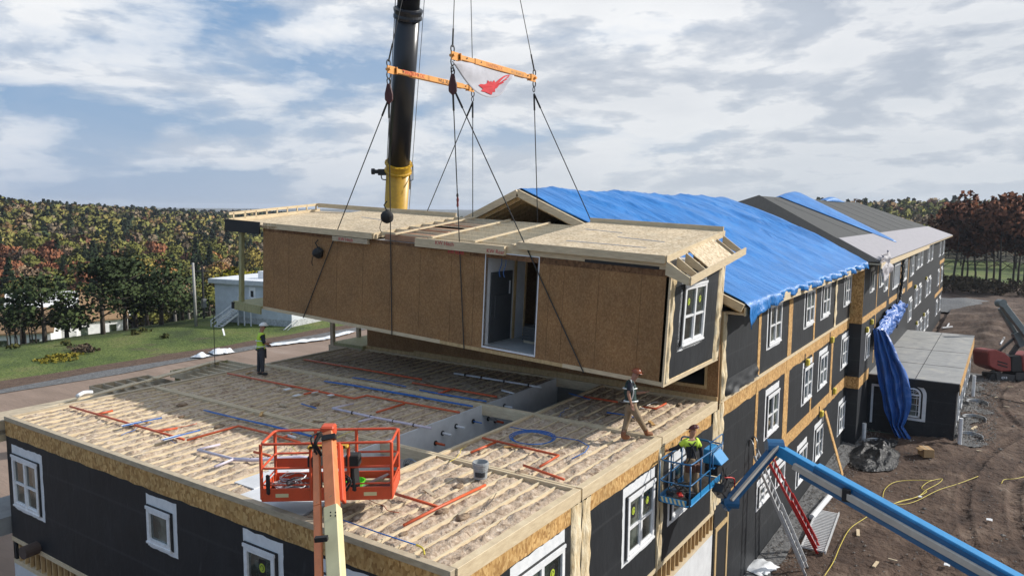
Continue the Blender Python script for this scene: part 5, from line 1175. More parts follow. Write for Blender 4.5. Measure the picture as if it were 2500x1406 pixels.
angs=[-180+i*4 for i in range(35)]+[-40+i*.6 for i in range(250)]+[110+i*5 for i in range(14)]+[180]
rad=[.5,20,45,60,68]; 
while rad[-1]<8500: rad.append(rad[-1]*1.035 if rad[-1]<2000 else rad[-1]*1.07)
T=MB(); n=len(angs)
for r_ in rad:
    for a in angs:
        x=CP.x+r_*cos(radians(a)); y=CP.y+r_*sin(radians(a)); T.v.append((x,y,H(x,y)))
for j_ in range(len(rad)-1):
    for i in range(n-1):
        a=j_*n+i; T.f.append((a,a+n,a+n+1,a+1))
def split_faces(T,test):
    A=MB(); A.v=T.v; A.f=[f for f in T.f if test(f)]; B_=MB(); B_.v=T.v; B_.f=[f for f in T.f if not test(f)]; return A,B_
def fd(f): v=T.v[f[0]]; return math.hypot(v[0]-CP.x,v[1]-CP.y),math.degrees(math.atan2(v[1]-CP.y,v[0]-CP.x))
def isw(f):
    d,a=fd(f); return d>(interp(DCT,a)+42 if a>20 else 225)
Aw,Ag=split_faces(T,isw)
def clean(T):
    u={}; nv=[]; nf=[]
    for f in T.f:
        for i in f:
            if i not in u: u[i]=len(nv); nv.append(T.v[i])
        nf.append(tuple(u[i] for i in f))
    T.v=nv; T.f=nf; return T
o=clean(Ag).build('ground',m_grass,smooth=True); tag(o,'green meadow and lawn around the building site','ground',kind='structure')
o=clean(Aw).build('hills',m_wood_floor,smooth=True); tag(o,'wooded hills to the horizon','hills',kind='structure')
def sheet(name,pts,z,mat,lab,cat,nu=40,nv=10,amp=.0):
    a,b_,c_,d_=[V3((p[0],p[1],0)) for p in pts]; T=MB()
    def fn(u,v):
        p=(a*(1-u)+b_*u)*(1-v)+(d_*(1-u)+c_*u)*v; p.x+=.5*nz(u*17,v*3,1)*(.0<v<1); p.y+=.7*nz(u*20,v*2,2)
        p.z=z+amp*nz(p.x*.5,p.y*.5); return p
    T.grid(fn,nu,nv); o=T.build(name,mat,smooth=True); tag(o,lab,cat,kind='structure'); return o
sheet('road',[(-60,14),(100,14),(110,50),(-60,52)],-7.15,m_road,'reddish dirt road behind the building','road',60,16,.02)
sheet('path',[(-60,50.3),(110,48.8),(110,50.4),(-60,52)],-7.11,m_gravel,'grey gravel edge of the dirt road','path',90,3,.01)
sheet('path',[(-60,52.0),(60,50.7),(60,53.0),(-60,55.4)],-7.13,m_litter,'brown leaf-covered verge','path',90,3,.02)
# yard
T=MB()
def trk(x,y,cx_,cy_,R_,wd):
    """two ruts of a machine that drove along a circle arc"""
    r_=math.hypot(x-cx_,y-cy_); a=math.atan2(y-cy_,x-cx_)*R_; o_=0
    for q_ in (-wd,wd):
        t_=abs(r_-R_-q_)/.26
        if t_<1: o_-=.11*(1-t_**4)*(.75+.25*sin(a*2*pi/.42))
        elif t_<1.6: o_+=.06*(1-abs(t_-1.3)/.3)
    return o_
def yd(u,v):
    if u<.12: x=-25+37*u/.12
    elif u<.80: x=12+52*(u-.12)/.68
    else: x=64+86*((u-.8)/.2)
    if v<.06: y=15-(15-.0)*v/.06
    elif v<.80: y=-16*(v-.06)/.74
    else: y=-16-45*(v-.8)/.2
    z=-7.14
    if y<WY-.6: 
        k=min(1,(WY-.6-y)/1.5)
        z+=k*(.12*nz(x*.45,y*.45,1)+.07*abs(nz(x*1.5,y*1.0,3))+.05*nz(x*3.3,y*3.3,8)+.028*nz(x*8,y*8,8))+.06*k
        z+=k*(trk(x,y,30,-40,33,.95)+trk(x,y,52,-30,22,.95)+trk(x,y,24,-60,49,.9)+trk(x,y,10,-30,26.5,.8))
        g_=math.exp(-((x-37.5)/1.6)**2-((y+4.6)/.8)**2); z+=.22*g_*(1+nz(x*2,y*2,3))
        g_=math.exp(-((x-100)/16)**2-((y+9)/9)**2); z+=1.1*g_*(1+.7*nz(x*.22,y*.3,5))
        g_=math.exp(-((x-83)/12)**2-((y+7.5)/4)**2); z+=.6*g_*(1+1.2*nz(x*.5,y*.6,7))
    return (x,y,z)
T.grid(yd,560,230); o=T.build('ground',m_dirt,smooth=True); tag(o,'churned dark brown dirt yard beside the building','ground',kind='structure')
T=MB()
T.grid(lambda u,v:(13+25.4*u,-.02-.85*v*(1+.35*nz(u*14,2)),-7.02+.03*nz(u*40,v*6)-.05*v),90,6); tag(T.build('gravel_strip',m_gravel,smooth=True),'grey gravel strip along the foot of the long facade','gravel',kind='stuff')
T=MB()
T.grid(lambda u,v:(38.2+22*u,-5.0-1.15*v*(1+1.1*nz(u*11,5)),-7.0+.05*nz(u*40,v*6)-.05*v),70,8); tag(T.build('gravel_strip',m_gravel,smooth=True),'grey gravel around the low flat-roofed block','gravel',kind='stuff')
T=MB(); T.grid(lambda u,v:(100+18*u,-7+9*v,-6.9+.8*sin(pi*u)*sin(pi*v)*(1+.4*nz(u*5,v*5))),20,14); tag(T.build('gravel_heap',m_gravel,smooth=True),'low grey gravel heap beyond the far end of the wing','gravel heap')
# stones
random.seed(21); T=MB()
def stone(T,x,y,z,s):
    n=len(T.v); P=[(1,0,0),(-1,0,0),(0,1,0),(0,-1,0),(0,0,1),(0,0,-1)]
    for q_ in P: T.v.append((x+q_[0]*s*rn(.6,1.2),y+q_[1]*s*rn(.6,1.2),z+q_[2]*s*rn(.4,.8)))
    for f in ((0,2,4),(2,1,4),(1,3,4),(3,0,4),(2,0,5),(1,2,5),(3,1,5),(0,3,5)): T.f.append(tuple(n+i for i in f))
for k in range(1500):
    x=13+55*random.random()**1.3; y=-1.2-12*random.random(); stone(T,x,y,-7.02,rn(.015,.07)*(2 if random.random()<.05 else 1))
for k in range(1400):
    x=13+26*random.random(); y=-.1-1.4*random.random(); stone(T,x,y,-7.0,rn(.02,.05))
for k in range(1400):
    x=38.5+20*random.random(); y=-5.2-1.9*random.random()**1.3; stone(T,x,y,-6.98,rn(.03,.07))
tag(T.build('stones',M('grey_stone',(.20,.18,.16),6,rough=.9)),'small stones scattered over the dirt yard','stones',kind='stuff')
# ---------- yard things ----------
random.seed(77)
for k in range(16):
    x=rn(17,60); y=rn(-12,-2.2)
    if 38<x<59 and y>-5.6: y-=5
    a=rn(0,3.1); L=rn(.2,.7); tag(MB().bar((x,y,-7.0),(x+L*cos(a),y+L*sin(a),-6.98),rn(.06,.12),.04).build('wood_scrap',[m_wood,m_woodd,m_osb][k%3]),'small weathered wood scrap lying on the dirt yard','scrap','wood scraps on the dirt yard')
for k in range(10):
    x=rn(17,60); y=rn(-12,-2.2)
    if 38<x<59 and y>-5.6: y-=5
    T=MB(); r_=rn(.08,.22); T.grid(lambda u,v:(x+r_*(u-.5)*2,y+r_*(v-.5)*1.6,-7.0+.05*abs(nz(u*4,v*4,k))+.02),5,5); tag(T.build('paper_scrap',m_tape,smooth=True),'pale scrap of wrapping on the dirt yard','scrap','pale wrapping scraps on the dirt yard')
random.seed(12)
YZ=-7.05
p=at(2260,1112,'z',YZ); o=empty('cardboard_box',p,'cardboard box standing on the dirt in front of the low block','box',rz=.35)
B=MB(); B.box((-.36,-.26,0),(.36,.26,.44)); o.rotation_euler=(0,0,0); o.location=(0,0,0); 
B.build('box_body',m_card,o,bevel=.01); MB().box((-.37,-.035,.44),(.37,.035,.446)).build('packing_tape',m_woodd,o); MB().prism([(-.36,.26,.44),(.1,.27,.44),(.1,.5,.38),(-.36,.46,.36)],(0,0,.012)).build('flap',m_card,o)
o.location=p; o.rotation_euler=(0,0,.5)
# black plastic heap
c=at(2100,1150,'z',YZ); T=MB()
def heap(u,v):
    a=2*pi*u; rr_=v*(1+.22*nz(cos(a)*1.6,sin(a)*1.6,4))
    x=33.1+2.5*rr_*cos(a); y=-1.9+1.25*rr_*sin(a)
    h_=.42*(1-v**1.5)*(1+1.1*nz(x*.8,y*1.1,2))+.42*abs(nz(x*1.5+y*.6,y*2.0,3))*(1-v**3)+.16*abs(nz(x*4,y*4,7))*(1-v*v)
    return (x,y,YZ+max(.01,h_))
T.grid(heap,80,34)
tag(T.build('plastic_heap',m_bplast,smooth=True),'crumpled heap of black plastic sheeting at the foot of the facade corner','plastic heap')
T=MB(); T.grid(lambda u,v:V3((35.2+1.6*u,-2.6+1.3*v,YZ+.06+.28*abs(nz(u*5,v*5,12)))),20,16); tag(T.build('plastic_scrap',m_bplast,smooth=True),'torn black plastic scrap spread flat to the right of the heap','plastic scrap')
tag(MB().bar((29.35,-1.0,YZ),(29.1,-.1,YZ+3.1),.32,.04,up=(0,1,0)).build('plank',m_osb),'long tan board leaning upright against the black facade','board')
def vpipe(u,v,h,r,lab,z=YZ):
    p=at(u,v,'z',z); tag(MB().cyl(p,p+V3((0,0,h)),r,12).build('pipe',m_pvc,smooth=False),lab,'pipe')
vpipe(2108,1075,1.0,.11,'short white upright pipe at the inner corner of the wing'); vpipe(2342,1085,1.5,.11,'white upright pipe at the near corner of the low block'); vpipe(2375,968,1.5,.11,'white upright pipe by the far windows of the low block'); vpipe(620,808,.01,.01,'x') if False else None
a=at(1982,1262,'z',YZ+.12); b_=at(2030,1205,'z',YZ+.12); tag(MB().cyl(a,b_,.12,14).build('pipe',m_pvc,smooth=False),'long white drain pipe lying near the facade beside the metal plank','pipe')
for i,(u,v,l) in enumerate([(2385,984,'farthest of the ring-shaped well liners by the low block'),(2378,1022,'middle ring-shaped well liner by the low block'),(2368,1066,'nearest ring-shaped well liner by the low block'),(2140,1083,'ring-shaped well liner at the inner corner behind the black plastic heap')]):
    p=at(u,v,'z',YZ+.1); T=MB(); r0=.62
    for k in range(3): T.tube([p+V3((r0*1.25*cos(a),r0*sin(a),-.1+.09*k)) for a in [-pi*.55+q_*pi*1.3/20 for q_ in range(21)]],.045,6)
    o=T.build('well_liner',m_steel); tag(o,l,'well liner')
# aluminium walk plank
A_=at(1985,1342,'z',YZ+.1); B_=at(2022,1248,'z',YZ+.1); o=empty('work_plank',A_,'grey ribbed aluminium plank lying on the dirt beside the red ladder','work plank')
d=(B_-A_); L=d.length; d.normalize(); s=V3((-d.y,d.x,0))*.42
MB().bar(A_-s,B_-s,.05,.12).bar(A_+s,B_+s,.05,.12).build('side_rail',m_alu,o); T=MB()
for k in range(26): T.bar(A_+d*(L*(k+.5)/26)-s,A_+d*(L*(k+.5)/26)+s,.07,.05)
T.build('ribs',m_alu,o)
def ladder(a,b_,mat,rmat,w_,lab,n=None):
    a=V3(a); b_=V3(b_); o=empty('ladder',a,lab,'ladder'); d=(b_-a); L=d.length; d.normalize(); s=V3((1,0,0)); s=(s-d*s.dot(d)).normalized()*w_/2; up_=s.cross(d).normalized()
    for sg in (-1,1): MB().bar(a+s*sg,b_+s*sg,.038,.085,up=up_).build('side_rail',mat,o)
    f0=V3(up_)*(.06 if up_.y<0 else -.06)
    for sg in (-1,1): MB().bar(a+s*sg*.85+f0+d*.3,a+d*L*.55+s*sg*.85+f0,.03,.075,up=up_).build('lower_rail',mat,o)
    T=MB(); k=1
    while k*.305<L: T.bar(a+d*(k*.305)-s,a+d*(k*.305)+s,.035,.035); k+=1
    T.build('rung',rmat,o)
    MB().bar(a-s*1.15-d*.05,a-s*.85-d*.05,.08,.05).bar(a+s*1.15-d*.05,a+s*.85-d*.05,.08,.05).build('foot',m_rubber,o); return o
ladder((18.15,-1.75,YZ),(16.55,-.22,-2.55),m_alu,m_alu,.45,'bare aluminium extension ladder leaning on the facade behind the blue arm')
ladder((20.15,-1.75,YZ),(17.95,-.22,-2.9),m_red,m_alu,.45,'red fibreglass extension ladder leaning on the facade behind the blue arm')
o=tag(MB().tube(smooth_path([(16.3,-.25,-2.6),(16.3,-.2,-2.2),(16.45,-.05,-2.1),(16.5,-.02,-2.35)],4),.025,6).tube(smooth_path([(16.75,-.25,-2.6),(16.75,-.2,-2.2),(16.9,-.05,-2.1),(16.95,-.02,-2.35)],4),.025,6).build('ladder_hooks',m_steel),'pair of grey ladder hooks against the black wall','hooks')
# cords
def cord(pts,mat,lab,r=.014,z=YZ+.06,k=6):
    tag(MB().tube(smooth_path([at(u,v,'z',z) for u,v in pts],k),r,5).build('extension_cord',mat,smooth=True),lab,'cord')
cord([(2012,1406),(2035,1370),(2052,1330),(2075,1290),(2110,1265),(2150,1240),(2185,1228),(2230,1215),(2262,1200),(2250,1190),(2268,1175),(2300,1168),(2290,1180),(2262,1195),(2240,1212),(2200,1222),(2180,1232),(2230,1225),(2290,1196),(2340,1180),(2388,1162)],m_yhose,'yellow extension cord winding across the dirt yard')
cord([(2155,1215),(2160,1195),(2180,1178),(2215,1172),(2275,1172)],m_yhose,'thin loop of yellow cord nearer the low block')
cord([(2445,1180),(2452,1170),(2478,1168),(2500,1163)],m_yhose,'short piece of yellow cord at the right edge of the yard')
cord([(2370,952),(2400,960),(2440,972),(2500,985)],m_rubber,'black cable running right from the low block',.03)
tag(MB().cyl(at(2315,775,'z',-6.9),at(2340,795,'z',-6.9),.0,4).build('x',m_pvc),'x','x') if False else None
for a,b_,l in (((2300,800),(2325,797),'white T-shaped pipe offcut near the far end of the wing'),((2443,840),(2452,825),'white scrap stick on the dirt bank left of the grey arm')):
    tag(MB().bar(at(*a,'z',-6.6),at(*b_,'z',-6.6),.12,.12).bar(at((a[0]+b_[0])//2,(a[1]+b_[1])//2,'z',-6.6),at((a[0]+b_[0])//2+5,(a[1]+b_[1])//2-8,'z',-6.6),.12,.12).build('pipe_offcut',m_pvc),l,'offcut')
p=at(2285,1042,'z',YZ); tag(MB().bar(at(2372,1048,'z',YZ+.05),at(2384,1040,'z',YZ+.05),.14,.06).build('wood_offcut',m_wood),'short wood offcut on the gravel between two well liners','offcut')
# plastic sheets on the ground
def psheet(u0,v0,u1,v1,lab,mat=m_plast,z=YZ+.05,amp=.2,wd=1.2,seed=1):
    a=at(u0,v0,'z',z); b_=at(u1,v1,'z',z); d=b_-a; s=V3((-d.y,d.x,0)).normalized()*wd; T=MB()
    T.grid(lambda u,v:a+d*u+s*(v-.5)*(1+.6*nz(u*9,seed))+V3((0,0,amp*(abs(nz(u*d.length*.8,v*2,seed))*1.6+.3+.3*nz(u*d.length*2.5,v*6,seed))*sin(pi*v)*min(1,8*u,8*(1-u)))),max(12,int(d.length*5)),10)
    tag(T.build('plastic_sheet',mat,smooth=True),lab,'plastic sheet')
psheet(1832,1395,1878,1372,'clear plastic sheet on the gravel at the foot of the aluminium ladder',wd=.9)
psheet(480,872,500,866,'small heap of white plastic on the verge of the dirt road',z=-7.0,amp=.25,wd=1.2,seed=4); psheet(515,862,566,856,'larger heap of white plastic on the verge of the dirt road',z=-7.0,amp=.4,wd=1.6,seed=6)
psheet(655,842,790,826,'long strip of white plastic along the edge of the dirt road',z=-7.0,amp=.12,wd=1.2,seed=9); psheet(790,826,860,808,'far end of the white plastic strip under the hanging unit',z=-7.0,amp=.1,wd=1.,seed=12)
o=empty('pallet',(31,-8,0),'x','x') if False else None
# ---------- grey-armed red lift at the right edge ----------
dd=57.; X=lambda u,v,k=0:at_d(u,v,dd+k)
ro=empty('boom_lift',at(2455,935,'z',-7.1),'faded red boom lift with grey folded arms at the right edge of the yard','boom lift')
T=MB(); T.prism([X(*q_) for q_ in ((2413,862),(2416,855),(2432,853),(2455,862),(2469,874),(2470,906),(2446,907),(2426,900),(2415,893))],FW*2.0); T.build('counterweight',m_redp,ro,bevel=.08)
T=MB(); T.prism([X(u,v,-.03) for u,v in ((2436,880),(2460,887),(2460,890),(2436,883))],FW*.05).prism([X(u,v,-.03) for u,v in ((2436,888),(2460,895),(2460,898),(2436,891))],FW*.05); T.build('vent_slot',m_black,ro)
T=MB(); T.prism([X(*q_) for q_ in ((2470,870),(2494,868),(2497,908),(2470,908))],FW*1.8); T.build('engine_bay',m_black,ro,bevel=.05)
T=MB(); T.prism([X(*q_) for q_ in ((2496,868),(2530,860),(2540,905),(2498,906))],FW*1.8); T.build('hood',m_redp,ro,bevel=.06)
T=MB(); T.prism([X(*q_) for q_ in ((2432,912),(2480,915),(2476,932),(2434,930))],FW*1.8); T.prism([X(*q_) for q_ in ((2480,910),(2540,908),(2540,925),(2480,928))],FW*1.6); T.build('chassis',m_dsteel,ro,bevel=.04)
text('lettering','4X4',m_tape,ro,X(2444,925,-.06),RT,UP,.28,.02)
for u,v,k in ((2427,925,.3),(2497,930,.2),(2430,918,2.2),(2535,925,.2)):
    MB().lathe(X(u,v,k),[(.25,-.2),(.50,-.18),(.52,0),(.50,.18),(.25,.2)],16,FW.to_track_quat('Z','Y').to_matrix()).build('wheel',m_rubber,ro)
m_garm=M('grey_green_arm_paint',(.17,.20,.20),4,rough=.4)
T=MB(); T.bar(X(2441,735,.4),X(2530,850,.2),.45,.4,up=FW); T.build('upper_arm',m_garm,ro,bevel=.03); T=MB(); T.bar(X(2441,752,.9),X(2482,820,.9),.3,.3,up=FW); T.build('lower_arm',m_garm,ro,bevel=.03)
T=MB(); T.bar(X(2438,858,.9),X(2482,820,.9),.16,.16,up=FW).bar(X(2468,866,.9),X(2490,835,.9),.3,.25,up=FW); T.build('strut',m_dsteel,ro); T=MB(); T.bar(X(2478,812,.8),X(2494,845,.8),.5,.4,up=FW).build('pivot_frame',m_garm,ro); MB().lathe(X(2443,740,.3),[(.3,-.3),(.3,.3)],12,FW.to_track_quat('Z','Y').to_matrix()).build('pivot_drum',m_garm,ro)
# ---------- white house on the left ----------
A_=V3((42.58,67.85,-7.4)); B_=V3((44.57,57.22,-7.4)); wd=(B_-A_); WL=wd.length; wx=wd.normalized(); wn=V3((-wx.y,wx.x,0)).normalized()
if wn.dot(FW)>0: wn=-wn      # towards the camera
h=empty('house',A_,'pale flat-roofed house with an outside stair on the lawn behind the dirt road','house')
FA=(A_,wx,wn)
T=MB(); wbox(T,FA,0,WL,.9,4.55,-7,0); T.build('wall',m_clap,h); T=MB(); wbox(T,FA,-.02,WL+.02,-.4,.9,-7.1,.06); T.build('foundation',m_conc,h)
T=MB(); wbox(T,FA,-.5,WL+.4,4.55,5.0,-7.4,.45); T.build('roof_edge',M('pale_grey_fascia',(.52,.55,.57),3,rough=.6),h); T=MB(); wbox(T,FA,-.45,WL+.35,5.0,5.06,-7.35,.40); T.build('roof',M('white_roof',(.70,.72,.74),3),h)
T=MB(); wbox(T,FA,WL*.42,WL*.42+.9,5.06,5.9,-3,-2); T.build('chimney',m_white,h)
T=MB(); wbox(T,FA,5.0,5.9,2.55,4.3,.0,.04); o=T.build('door',m_white,h); T=MB(); wbox(T,FA,5.25,5.65,3.2,3.9,.04,.05); T.build('pane',m_black,o)
T=MB()
for k in range(16): wbox(T,FA,0,WL,1.0+k*.22,1.012+k*.22,.0,.012)
T.build('siding_line',M('siding_shadow_line',(.40,.44,.48),4),h)
T=MB(); wbox(T,FA,4.6,6.4,2.4,2.52,.06,1.4)
st_=12
for k in range(st_): wbox(T,FA,4.6-(k+1)*.27,4.6-k*.27,2.4-(k+1)*.19,2.46-(k+1)*.19,.25,1.2)
for q_ in (.25,1.2): T.bar(wpt(FA,4.6,2.4,q_),wpt(FA,4.6-st_*.27,2.4-st_*.19,q_),.08,.2)
T.build('stair',m_white,h)
T=MB()
for q_ in (.25,1.2):
    T.bar(wpt(FA,4.6,3.4,q_),wpt(FA,4.6-st_*.27,3.4-st_*.19,q_),.06,.08)
    for k in range(0,13,3): T.bar(wpt(FA,4.6-k*.27,2.4-k*.19,q_),wpt(FA,4.6-k*.27,3.4-k*.19,q_),.06,.06)
for s_ in (4.6,5.5,6.4): T.bar(wpt(FA,s_,-.1,1.38),wpt(FA,s_,3.4,1.38),.1,.1)
T.bar(wpt(FA,4.6,3.4,1.38),wpt(FA,6.4,3.4,1.38),.06,.08).bar(wpt(FA,4.6,2.9,1.38),wpt(FA,6.4,2.9,1.38),.06,.06)
# second lower flight coming forward
for k in range(8): T.bar(wpt(FA,3.9-.12*k,1.6-k*.2,1.5+.26*k),wpt(FA,4.8-.12*k,1.6-k*.2,1.5+.26*k),.26,.05)
for q_ in (3.9,4.8): T.bar(wpt(FA,q_,2.4,1.5),wpt(FA,q_-1,.9,3.6),.06,.08).bar(wpt(FA,q_,1.5,1.5),wpt(FA,q_-1,-.05,3.6),.06,.2).bar(wpt(FA,q_-1,-.1,3.6),wpt(FA,q_-1,.9,3.6),.07,.07).bar(wpt(FA,q_,2.0,1.5),wpt(FA,q_-1,.5,3.6),.05,.05)
T.build('railing',m_clap,h)
tag(MB().bar(at(690,808,'z',-7.3),at(722,780,'z',-6.2),.12,.06).bar(at(700,808,'z',-7.3),at(728,782,'z',-6.2),.12,.06).build('white_boards',m_white),'two white boards leaning at the near corner of the pale house','boards')
tag(MB().bar(at(548,820,'z',-7.2),at(544,810,'z',-6.9)+V3((0,0,.3)),.15,.15).build('white_post',m_white),'small white post stub on the lawn in front of the pale house','post')
# farmhouses down in the trees
def farm(u,d,w_,dp,z0,z1,zr,rm,lab,rz,n=3):
    x,y=azd(u,d); o=empty('farmhouse',(x,y,z0),lab,'house'); 
    T=MB(); T.box((-w_/2,-dp/2,z0),(w_/2,dp/2,z1)); 
    T.prism([(-w_/2,-dp/2,z1),(-w_/2,dp/2,z1),(-w_/2,0,zr-.1)],(.02,0,0)).prism([(w_/2,-dp/2,z1),(w_/2,dp/2,z1),(w_/2,0,zr-.1)],(-.02,0,0))
    o.location=(0,0,0); T.build('wall',m_white,o)
    T=MB()
    for s_ in (-1,1): T.prism([(-w_/2-.4,0,zr),(-w_/2-.4,s_*(dp/2+.4),z1-.3),(-w_/2-.4,s_*(dp/2+.4),z1-.12),(-w_/2-.4,0,zr+.18)],(w_+.8,0,0))
    T.build('roof',rm,o)
    for k in range(n):
        T=MB(); xx=-w_/2+w_*(k+.5)/n; T.box((xx-.45,-dp/2-.03,z1-2.4),(xx+.45,-dp/2,z1-1.0)); T.build('window',m_glass,o)
    o.location=(x,y,0); o.rotation_euler=(0,0,rz)
farm(95,118,7.5,6,-14,-8.3,-6.0,m_white,'white farmhouse with a white gabled roof half hidden by pines',-.5); farm(178,124,11,8,-15,-10.2,-6.9,m_tan,'white house with a tan shingle roof behind the pines',-.25); farm(10,112,10,7,-14,-9.6,-7.3,m_tan,'low white house with tan roof at the left edge behind bare trees',-.6)
farm(215,140,9,6,-15.5,-12,-11,m_white,'low white shed roof right of the tan-roofed house',-.2)
# poles
def pole(u,v,h_,r,mat,lab,arm=False,z=-7.3):
    p=at(u,v,'z',z); o=empty('utility_pole',p,lab,'pole'); MB().tube([p,p+V3((-.05,.08,h_))],[r,r*.75],10).build('shaft',mat,o,smooth=True)
    if arm:
        MB().bar(p+V3((-.6,.5,h_-.5)),p+V3((.6,-.5,h_-.5)),.12,.14).build('crossarm',m_dsteel,o); MB().box((p.x-.3,p.y-.2,p.z+1.5),(p.x+.1,p.y+.2,p.z+2.6)).build('meter_box',m_steel,o)
    return o
pole(479,798,7.0,.17,M('pale_grey_pole',(.34,.33,.31),5),'pale grey pole standing on the lawn left of the flat-roofed house')
p=azd(491,97); o=empty('utility_pole',(p[0],p[1],-8.6),'dark utility pole behind the pale pole','pole'); MB().tube([(p[0],p[1],-8.8),(p[0],p[1],-1.3)],[.16,.12],8).build('shaft',m_dsteel,o); MB().bar((p[0]-.6,p[1]+.5,-2),(p[0]+.6,p[1]-.5,-2),.12,.14).build('crossarm',m_dsteel,o); MB().box((p[0]-.25,p[1]-.3,-6.4),(p[0]+.2,p[1]+.1,-5.3)).build('meter_box',m_steel,o)
# ---------- foliage ----------
rs=np.random.RandomState(4)
def quads(P,size,flat=0.,seed=0,jit=.5):
    """one small bent leaf clump (a quad) per point"""
    r_=np.random.RandomState(seed); n=len(P); nrm=r_.normal(size=(n,3)); nrm[:,2]+=flat*np.sign(nrm[:,2]); nrm/=np.linalg.norm(nrm,axis=1)[:,None]
    a=np.cross(nrm,r_.normal(size=(n,3))); a/=np.linalg.norm(a,axis=1)[:,None]; b_=np.cross(nrm,a); o_=P-P.mean(0)*np.array([1,1,.85]); fl_=np.sign((nrm*o_).sum(1)+1e-9)[:,None]; b_=b_*fl_; s=size*(1-jit/2+jit*r_.rand(n))[:,None]
    V=np.stack([P-a*s-b_*s*.7,P+a*s*.8-b_*s,P+a*s+b_*s*.8,P-a*s*.7+b_*s],1).reshape(-1,3); return V
def soft(me,V,C_,k=.8,up=.35):
    """leaf clumps take the shading of the rounded crown they belong to"""
    N_=V-C_; N_/=np.maximum(1e-6,np.linalg.norm(N_,axis=1))[:,None]; r_=np.random.RandomState(1).normal(size=(len(V)//4,3)); r_=np.repeat(r_,4,0)*.38; N_=N_*k+r_; N_[:,2]+=up; N_/=np.linalg.norm(N_,axis=1)[:,None]; return N_
def mesh_np(name,V,mats,extra=None,cols=None):
    me=bpy.data.meshes.new(name); n=len(V)//4; ev,ef=(extra.v,extra.f) if extra else ([],[])
    allv=list(map(tuple,V))+[tuple(v) for v in ev]; F=[(4*i,4*i+1,4*i+2,4*i+3) for i in range(n)]+[tuple(4*n+i for i in f) for f in ef]
    me.from_pydata(allv,[],F); 
    for m in mats: me.materials.append(m)
    if ef: 
        mi=np.zeros(len(F),dtype=np.int32); mi[n:]=1; me.polygons.foreach_set('material_index',mi)
    me.update()
    if name in('tree','crown'):
        c_=V.mean(0)*np.array([1,1,.85]); N_=soft(me,V,c_); me.shade_smooth()
        N_=np.concatenate([N_,np.zeros((len(ev),3))]) if ev else N_
        me.normals_split_custom_set_from_vertices([tuple(q_) for q_ in N_])
    return me
def pts_round(n,w_,h_,seed,cl=13,z0=.35):
    r_=np.random.RandomState(seed); C_=r_.normal(size=(cl,3)); C_/=np.linalg.norm(C_,axis=1)[:,None]; C_*=(.35+.45*r_.rand(cl))[:,None]; C_[0]=0; C_[1]=(0,0,.62)
    k=r_.randint(0,cl,n); R_=(.26+.20*r_.rand(cl))[k]; D_=r_.normal(size=(n,3)); D_/=np.linalg.norm(D_,axis=1)[:,None]; D_*=(.72+.38*r_.rand(n))[:,None]
    P=C_[k]+D_*R_[:,None]; P[:,2]=P[:,2]*.9; P*=np.array([w_/2,w_/2,h_*(1-z0)/2]); P[:,2]+=h_*(z0+(1-z0)/2); return P
def pts_cone(n,w_,h_,seed):
    r_=np.random.RandomState(seed); t_=r_.rand(n)**.7; ly=np.floor(t_*11)/11+.05*r_.rand(n); rr_=(1-ly)*(.55+.5*r_.rand(n)); a=r_.rand(n)*2*pi; rr_*=(1+.25*np.sin(a*3+seed))
    return np.stack([rr_*np.cos(a)*w_/2,rr_*np.sin(a)*w_/2,h_*(.12+.88*ly)-rr_*h_*.05],1)
def pts_pine(n,w_,h_,seed,cl=20):
    r_=np.random.RandomState(seed); a=r_.rand(cl)*2*pi; zc=.28+.68*np.sort(r_.rand(cl)); rad_=(.25+.75*r_.rand(cl))*np.clip(1.15-zc*.75,.2,1)
    C_=np.stack([rad_*np.cos(a),rad_*np.sin(a),zc],1); k=r_.randint(0,cl,n); D_=r_.normal(size=(n,3))*np.array([.20,.20,.045]); P=C_[k]+D_
    P*=np.array([w_/2,w_/2,h_]); return P
def leafmat(n,a,b_,c_=None):
    m,t_,b2=newmat(n); tc_=nd(t_,'ShaderNodeTexCoord'); g_=noise(t_,tc_.outputs['Object'],.55,4,.6); st=[(.3,a),(.55,b_),(.75,c_ or b_)]; c1=ramp(t_,g_,st)
    oi=nd(t_,'ShaderNodeObjectInfo'); rr_=ramp(t_,oi.outputs['Random'],[(0,(.88,.88,.88)),(1,(1.5,1.42,1.25))]); c1=mix(t_,1.,c1,rr_,'MULTIPLY')
    t_.links.new(c1,b2.inputs['Base Color']); b2.inputs['Roughness'].default_value=.9; b2.inputs['Specular IOR Level'].default_value=.15; return m
m_bark=M('bark',(.06,.048,.038),6,rough=.95); m_birch=M('grey_branch',(.22,.20,.18),6,rough=.9)
KIN={'olive':(leafmat('olive_leaves',(.075,.088,.022),(.130,.135,.036),(.185,.175,.05)),'olive green'),
 'gold':(leafmat('golden_leaves',(.18,.15,.04),(.26,.21,.055),(.33,.27,.075)),'golden yellow'),
 'rust':(leafmat('rust_leaves',(.21,.115,.05),(.30,.165,.065),(.35,.21,.085)),'rusty orange'),
 'brown':(leafmat('brown_leaves',(.16,.115,.075),(.24,.165,.11),(.27,.19,.13)),'brownish, half bare'),
 'red':(leafmat('red_leaves',(.17,.075,.045),(.235,.10,.055),(.27,.13,.07)),'red'),
 'green':(leafmat('dark_evergreen',(.025,.040,.020),(.042,.065,.032),(.06,.085,.04)),'dark evergreen')}
